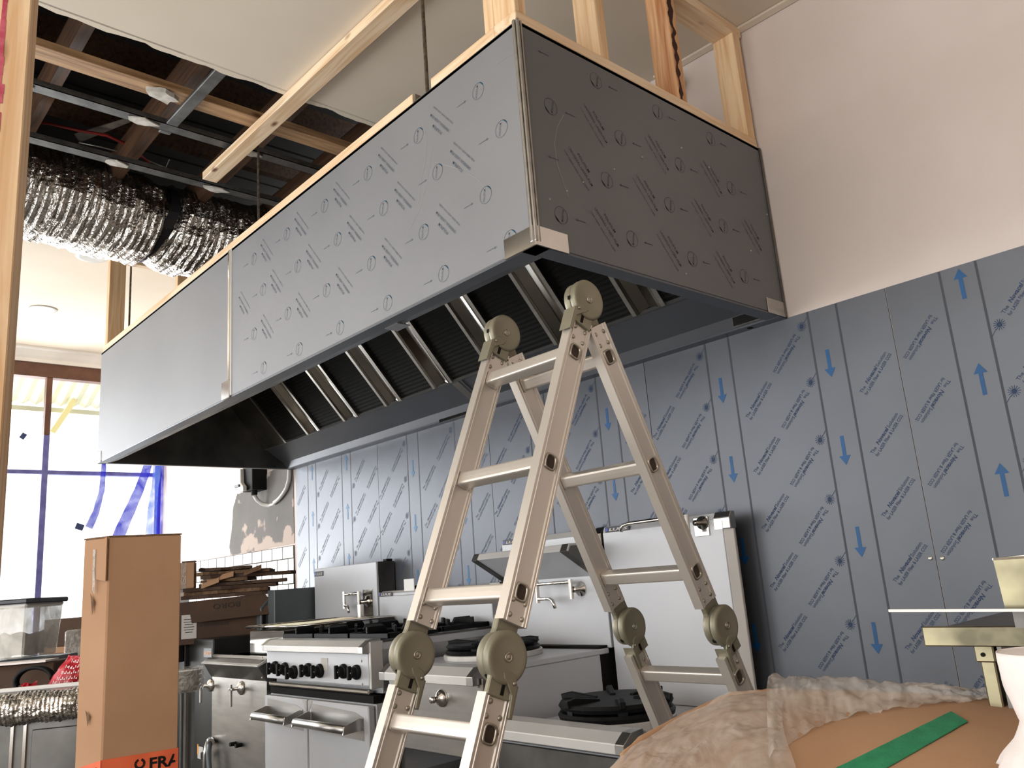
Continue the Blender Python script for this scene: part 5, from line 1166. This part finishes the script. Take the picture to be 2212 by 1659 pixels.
# low table behind the foil unit carries the open carton, the tub and the bag
zT = D(50, 1512, 2.75).z
def on_table(name, px0, px1, pyt, depth, dd, lab, mn, yw, cat, z_=None):
    a_ = D(px0, pyt, depth); b_ = D(px1, pyt, depth); w3 = (b_ - a_).length; zt3 = (a_.z + b_.z) / 2; zb3 = zT if z_ is None else z_
    r3, f3 = yaw(yw); m_ = (a_ + b_) / 2; c3 = Vector((m_.x, m_.y, 0)) + f3 * dd / 2
    o3 = link_mesh(name, MB().obox(c3 + UP * (zt3 + zb3) / 2, r3 * w3 / 2, f3 * dd / 2, UP * (zt3 - zb3) / 2), mn, bevel=.003); tag(o3, lab, cat); return o3, c3, r3, f3, zt3, w3
m_ = D(30, 1500, 2.75); tcen = Vector((m_.x, m_.y, 0)) + Fh * .31
o = link_mesh('stock_table', MB().obox(tcen + UP * (zT - .012), Rh * .22, Fh * .34, UP * .010), 'cardboard_shaded', bevel=.003); tag(o, 'low table holding the open carton, clear tub and red bag', 'table')
for s_ in (-1, 1):
    for t_ in (-1, 1): link_mesh('table_leg', MB().obox(tcen + Rh * s_ * .19 + Fh * t_ * .30 + UP * ((zT - .022 + FL) / 2), Rh * .015, Fh * .015, UP * (zT - .022 - FL) / 2), 'steel', o)
o, c_, r2, f2, zt_o, w_ = on_table('open_carton', -40, 112, 1436, 2.78, .16, 'open brown carton with a white flap under the clear tub', 'cardboard_shaded', 6, 'carton')
link_mesh('carton_flap', MB().obox(c_ - f2 * .07 - r2 * .02 + UP * (zt_o + .006), r2 * (w_ / 2 + .01), f2 * .05, UP * .003), 'paper', o)
cb = at3(70, 1478, 2.70)
tag(link_mesh('coiled_cable', MB().tube([cb + Rh * (.062 * math.cos(t_)) + UP * (.042 * math.sin(t_) + .01) + Fh * .002 * t_ for t_ in [.25 * k for k in range(40)]], .007, 6), 'black_plastic', smooth=True), 'dark coiled cable in front of the open carton', 'cable')
p_ = at3(62, 1490, 2.62)
tag(link_mesh('red_scrap', MB().grid(lambda u_, v_: p_ + Rh * (.05 * (u_ - .5)) + UP * (.04 * (v_ - .5) + .012 * noise.noise(Vector((u_ * 5, v_ * 5, 2)))) + Fh * .02 * noise.noise(Vector((u_ * 4, v_ * 4, 7))), 8, 6), 'red_plastic', solid=.002), 'small red plastic scrap beside the coiled cable', 'plastic')
# red printed bag
b0 = at3(92, 1496, 2.66); b1 = at3(200, 1492, 2.66)
def bagf(u_, v_):
    le = b0.lerp(b1, 0) ; x_ = u_; base_ = b0.lerp(b1, u_); tp_ = at3(148 + 60 * u_, 1414 + 3 * math.sin(u_ * 5), 2.68)
    q_ = base_.lerp(tp_, v_); return q_ - Fh * (.05 * math.sin(math.pi * u_) * math.sin(math.pi * min(1, v_ + .2))) + Vector((0, 0, .004 * noise.noise(Vector((u_ * 6, v_ * 6, 1))))) - Fh * .014 * noise.noise(Vector((u_ * 7, v_ * 4, 3)))
rb = link_mesh('red_bag', MB().grid(bagf, 22, 16), 'red_plastic', smooth=True, solid=.003); tag(rb, 'crumpled red bag with pale print, standing left of the tall carton', 'bag')
mb = MB()
for r_i in range(6):
    for k in range(7):
        u_ = .22 + .09 * k + .01 * r_i; v_ = .10 + .14 * r_i
        if u_ > .95: continue
        q_ = bagf(u_, v_) - Fh * .004; wv = .010
        mb.add([q_, q_ + Rh * .0022 + UP * .002, q_ + Rh * .0045 + UP * wv, q_ + Rh * .0022 + UP * wv], [(0, 1, 2, 3)])
        mb.add([q_ + Rh * .006, q_ + Rh * .010 + UP * .001, q_ + Rh * .010 + UP * .005, q_ + Rh * .006 + UP * .004], [(0, 1, 2, 3)])
link_mesh('bag_print', mb, 'paper', rb, kind='stuff')
# clear tub with black lid
t0 = 3.02; la = at3(-60, 1303, t0); lb_ = at3(62, 1298, t0); zl = at3(50, 1296, t0).z
tu = thing('storage_tub', at3(30, 1440, t0), 'clear plastic tub with a dark grey lid and grey contents at the left edge', 'tub')
tw_ = (lb_ - la).length; tcn = Vector(((la.x + lb_.x) / 2, (la.y + lb_.y) / 2, 0)) + Fh * .13; zbt = at3(40, 1422, t0).z
link_mesh('tub_lid', MB().obox(tcn + UP * (zl - .004), Rh * tw_ / 2, Fh * .14, UP * .009), 'badge_dark', tu, bevel=.004)
def taper(f0, f1, z0_, z1_, mn, nm):
    vs = []
    for (f_, z_) in ((f0, z0_), (f1, z1_)):
        for i, j in ((-1, -1), (1, -1), (1, 1), (-1, 1)): vs.append(tcn + Rh * (tw_ / 2 * f_ * i) + Fh * (.14 * f_ * j) + UP * z_)
    return link_mesh(nm, MB().add(vs, [(0, 3, 2, 1), (4, 5, 6, 7), (0, 1, 5, 4), (1, 2, 6, 5), (2, 3, 7, 6), (3, 0, 4, 7)]), mn, tu, bevel=.006)
taper(.80, .90, zbt, zl - .014, 'tub_plastic', 'tub_wall'); taper(.88, .93, zl - .028, zl - .013, 'white_plastic', 'tub_rim')
link_mesh('tub_contents', MB().grid(lambda u_, v_: tcn + Rh * (tw_ * .37 * math.cos(6.283 * u_)) + Fh * (.10 * math.sin(6.283 * u_)) + UP * (zbt + .01 + v_ * .075 + .02 * noise.noise(Vector((math.cos(6.283 * u_) * 2, math.sin(6.283 * u_) * 2, v_)))), 24, 6), 'grey_cover', tu, smooth=True)
# boxes further back near the window
o, c_, r2, f2, zt_g, w_ = on_table('grey_box', -45, 100, 1426, 3.04, .22, 'plain grey box standing under the clear tub', 'grey_cover', 0, 'box')
m_ = D(120, 1424, 4.2); zB_ = m_.z; bcen = Vector((m_.x, m_.y, 0)) + Fh * .33
o = link_mesh('far_bench', MB().obox(bcen + UP * (zB_ - .016), Rh * .22, Fh * .31, UP * .015), 'label_paper', bevel=.003); tag(o, 'pale far bench carrying the boxes below the window', 'bench')
for s_ in (-1, 1):
    for t_ in (-1, 1): link_mesh('bench_leg', MB().obox(bcen + Rh * s_ * .21 + Fh * t_ * .29 + UP * ((zB_ - .031 + FL) / 2), Rh * .02, Fh * .02, UP * (zB_ - .031 - FL) / 2), 'steel', o)
o, c_, r2, f2, zq, w_ = on_table('blue_tray', 84, 182, 1412, 4.48, .34, 'blue tray on the far bench under the flat carton', 'blue_box', -4, 'tray', zB_)
o, c_, r2, f2, zq, w_ = on_table('flat_carton', 82, 178, 1397, 4.50, .30, 'thin flat brown carton under the plain brown box', 'cardboard', -4, 'carton', zq + .001)
o, c_, r2, f2, zq, w_ = on_table('brown_box', 94, 190, 1336, 4.53, .24, 'plain brown box on the flat carton beneath the window', 'cardboard_shaded', -4, 'box', zq + .001)
o, c_, r2, f2, zq, w_ = on_table('wrapped_parcel', 145, 192, 1361, 4.28, .12, 'small brown parcel wrapped in clear plastic left of the tall carton', 'cardboard_shaded', 10, 'parcel', zB_ + .006)
link_mesh('plastic_wrap', MB().obox(c_ + UP * (zq + zB_) / 2, r2 * (w_ / 2 + .007), f2 * .067, UP * ((zq - zB_) / 2 + .003)), 'wrap_plastic', o, bevel=.01)
# ================================================================== RIGHT FOREGROUND
yb = -1.28; a_ = P(1990, 1354, 1, yb); b_ = P(1990, 1396, 1, yb); x0 = a_.x; zt_b = a_.z; zb_b = b_.z
bn = thing('steel_bench', (x0 + .35, yb + .25, FL), 'stainless steel bench at the right edge of the view', 'bench')
link_mesh('front_channel', MB().box(x0, x0 + .75, yb, yb + .012, zb_b, zt_b), 'steel_reflection_patches', bn, bevel=.0015)
link_mesh('bench_top', MB().box(x0 + .03, x0 + .75, yb + .004, yb + .42, zt_b - .006, zt_b - .0005), 'steel_dark', bn)
l0 = P(2105, 1400, 1, yb + .02); l1 = P(2143, 1400, 1, yb + .02)
link_mesh('leg', MB().box(l0.x + .004, l1.x, yb + .02, yb + .045, FL, zb_b + .002), 'steel_reflection_patches', bn, bevel=.002)
link_mesh('leg_collar', MB().box(l0.x, l1.x + .003, yb + .015, yb + .05, P(2110, 1434, 1, yb).z, zb_b + .002), 'steel_reflection_patches', bn, bevel=.002)
link_mesh('leg_collar_bolt', MB().cyl(((l0.x + l1.x) / 2, yb + .013, P(2120, 1417, 1, yb).z), ((l0.x + l1.x) / 2, yb + .017, P(2120, 1417, 1, yb).z), .003, 8), 'gap_dark', bn)
link_mesh('back_leg', MB().box(l1.x + .02, l1.x + .05, yb + .36, yb + .39, FL, zb_b), 'steel_dark', bn)
link_mesh('side_plate', MB().box(l1.x + .006, l1.x + .012, yb + .02, yb + .10, FL, zb_b), 'steel_dark', bn)
ye = yb - .06; p0 = P(1921, 1319, 1, ye); p1 = P(2260, 1324, 1, ye)
tag(link_mesh('edge_strip', MB().bar(p0, Vector((p1.x + .2, ye, p1.z)), .006, .0035), 'white_plastic'), 'thin white edging strip lying out over the steel bench', 'strip')
# gastronorm style pan on the bench
pa = P(2146, 1208, 1, ye + .02); pb = P(2171, 1314, 1, ye + .02)
y_0 = ye + .02; wpan = .20
vs = [(pa.x, y_0, pa.z), (pa.x + wpan, y_0, pa.z), (pa.x + wpan, y_0 + .16, pa.z), (pa.x, y_0 + .16, pa.z)]
dx = pb.x - pa.x
vs2 = [(pb.x, y_0 + dx, pb.z), (pa.x + wpan - dx, y_0 + dx, pb.z), (pa.x + wpan - dx, y_0 + .16 - dx, pb.z), (pb.x, y_0 + .16 - dx, pb.z)]
pn = thing('steel_pan', (pa.x + wpan / 2, y_0 + .08, pb.z), 'tapered stainless pan above the white strip on the steel bench', 'pan')
link_mesh('pan_wall', MB().add(vs + vs2, [(0, 1, 5, 4), (1, 2, 6, 5), (2, 3, 7, 6), (3, 0, 4, 7), (4, 5, 6, 7)]), 'steel_reflection_patches', pn, solid=.0015)
link_mesh('pan_rim', MB().tube([Vector(v) for v in vs] + [Vector(vs[0])], .0018, 6), 'steel_bright', pn)
link_mesh('pan_foot', MB().box(pb.x + .004, pa.x + wpan - dx - .01, y_0 + dx + .01, y_0 + .15 - dx, zt_b, pb.z), 'steel_dark', pn)
# big wrapped carton in front
def SR(u_, v_):
    """curved top of the big carton: u along its width, v from the far crest to the near side"""
    xs = [1290, 1385, 1480, 1580, 1690, 1800, 1950, 2090, 2200, 2330]; ys_ = [1690, 1602, 1550, 1504, 1494, 1493, 1499, 1506, 1512, 1525]; dps = [1.18, 1.26, 1.32, 1.36, 1.36, 1.34, 1.28, 1.22, 1.18, 1.12]
    t_ = u_ * (len(xs) - 1); i = min(int(t_), len(xs) - 2); k = t_ - i; k2 = k
    cr = D(xs[i] + (xs[i + 1] - xs[i]) * k2, ys_[i] + (ys_[i + 1] - ys_[i]) * k2, dps[i] + (dps[i + 1] - dps[i]) * k2)
    nr = Vector((cr.x, cr.y, cr.z)) + (CAM - cr) * 0; toward = Vector((CAM.x - cr.x, CAM.y - cr.y, 0)).normalized()
    return cr + toward * (.62 * v_) - UP * (.02 * v_ + .20 * v_ * v_) + UP * .012 * math.sin(math.pi * u_) * math.sin(math.pi * v_)
cbk = thing('wrapped_carton', SR(.5, .5) + Vector((0, 0, 0)) - UP * .5, 'large bulging brown carton at bottom right, half covered with clear plastic', 'carton')
link_mesh('carton_top', MB().grid(SR, 40, 22), 'cardboard', cbk, smooth=True, solid=.006)
def skirt(u_, v_): p = SR(u_, 0); return Vector((p.x, p.y, p.z + (FL - p.z) * v_)) + Vector((-.0, .0, 0))
link_mesh('carton_side', MB().grid(skirt, 40, 2), 'cardboard', cbk, smooth=True, solid=.006)
# orange-brown cut edge at the left crest
link_mesh('folded_edge', MB().grid(lambda u_, v_: SR(.06 + .38 * u_, .0 + .05 * v_ * (1 - .8 * u_)) + UP * (.002 + .009 * math.sin(3.1 * v_) * (1 - .7 * u_)) + UP * .002 * noise.noise(Vector((u_ * 20, v_ * 3, 0))), 40, 3), 'cardboard', cbk, smooth=True, solid=.003, label='raised folded cardboard edge along the far crest')
def plast(u_, v_):
    U_ = (.47 - .035 * math.sin(math.pi * min(1, v_ * 1.1))) * u_; V_ = .05 + .85 * v_ * (1 - .25 * u_)
    return SR(max(0, min(1, U_)), V_) + UP * (.010 + .006 * noise.noise(Vector((u_ * 5, v_ * 14, 0))) + .003 * noise.noise(Vector((u_ * 18, v_ * 40, 0))))
link_mesh('plastic_sheet', MB().grid(plast, 90, 70), 'clear_plastic', cbk, smooth=True, label='clear wrinkled plastic sheet over the left half')
def billow(u_, v_):
    U_ = .425 + .45 * u_ - .03 * v_ * (1 - u_); V_ = v_ * (.46 * (1 - u_) ** 1.15 + .02)
    h = .034 * (1 - u_ * .85) * math.sin(math.pi * min(1, v_ * 1.1 + .10)) * (1 - .5 * v_)
    return SR(U_, V_) + UP * (.006 + h + .010 * noise.noise(Vector((u_ * 16, v_ * 5, 4))) * (1 - .5 * u_) + .004 * noise.noise(Vector((u_ * 50, v_ * 14, 4))))
link_mesh('plastic_billow', MB().grid(billow, 110, 24), 'clear_plastic', cbk, smooth=True, label='crumpled clear plastic gathered along the crest')
def surf_pt(px, py):
    """point of the carton top seen in that direction, by marching along v"""
    best = None; dr_ = _ray(px, py).normalized()
    for i in range(41):
        for j in range(45):
            q_ = SR(i / 40, j / 44); e_ = ((q_ - CAM).cross(dr_)).length
            if best is None or e_ < best[0]: best = (e_, i / 40, j / 44)
    _, u0, v0 = best; st_ = .02
    for _k in range(24):
        for du, dv in ((st_, 0), (-st_, 0), (0, st_), (0, -st_)):
            q_ = SR(u0 + du, v0 + dv); e_ = ((q_ - CAM).cross(dr_)).length
            if e_ < best[0]: best = (e_, u0 + du, v0 + dv)
        if (best[1], best[2]) == (u0, v0): st_ *= .5
        u0, v0 = best[1], best[2]
    return u0, v0
edA = [surf_pt(2056 + (1700 - 2056) * k / 8, 1545 + (1722 - 1545) * k / 8) for k in range(9)]
edB = [surf_pt(2092 + (1800 - 2092) * k / 8, 1567 + (1735 - 1567) * k / 8) for k in range(9)]
def tapef(u_, v_):
    i = min(7, int(u_ * 8)); k = u_ * 8 - i
    lp = lambda e: (e[i][0] + (e[i + 1][0] - e[i][0]) * k, e[i][1] + (e[i + 1][1] - e[i][1]) * k)
    a0, b0_ = lp(edA), lp(edB)
    return SR(a0[0] + (b0_[0] - a0[0]) * v_, a0[1] + (b0_[1] - a0[1]) * v_) + UP * .0048
link_mesh('green_tape', MB().grid(tapef, 16, 4), 'green_tape', cbk, solid=.001, label='green masking tape strip')
# white paper roll, twisted, at the right border
pr_ = D(2286, 1506, .92)
def rollf(u_, v_):
    t_ = 2 * math.pi * u_; prof = [(.0, .052), (.06, .054), (.35, .050), (.62, .042), (.78, .052), (.9, .066), (1.0, .074)]
    for i in range(len(prof) - 1):
        if prof[i][0] <= v_ <= prof[i + 1][0]:
            k = (v_ - prof[i][0]) / (prof[i + 1][0] - prof[i][0]); r_0 = prof[i][1] + (prof[i + 1][1] - prof[i][1]) * k; break
    r_0 *= 1 + .05 * noise.noise(Vector((math.cos(t_) * 2.5, math.sin(t_) * 2.5, v_ * 5))) + (.16 * noise.noise(Vector((math.cos(t_) * 5, math.sin(t_) * 5, 3))) if v_ > .9 else 0)
    return pr_ + Rh * (r_0 * math.cos(t_)) + Fh * (r_0 * math.sin(t_)) + UP * (.050 - .124 * v_)
rl = thing('paper_roll', pr_ - UP * .08, 'crumpled white paper roll standing on the big carton at the right border', 'paper')
link_mesh('paper_wrap', MB().grid(rollf, 48, 26), 'paper', rl, smooth=True, solid=.001)
link_mesh('roll_end', MB().cyl(pr_ + UP * .047, pr_ + UP * .049, .051, 32), 'paper', rl)
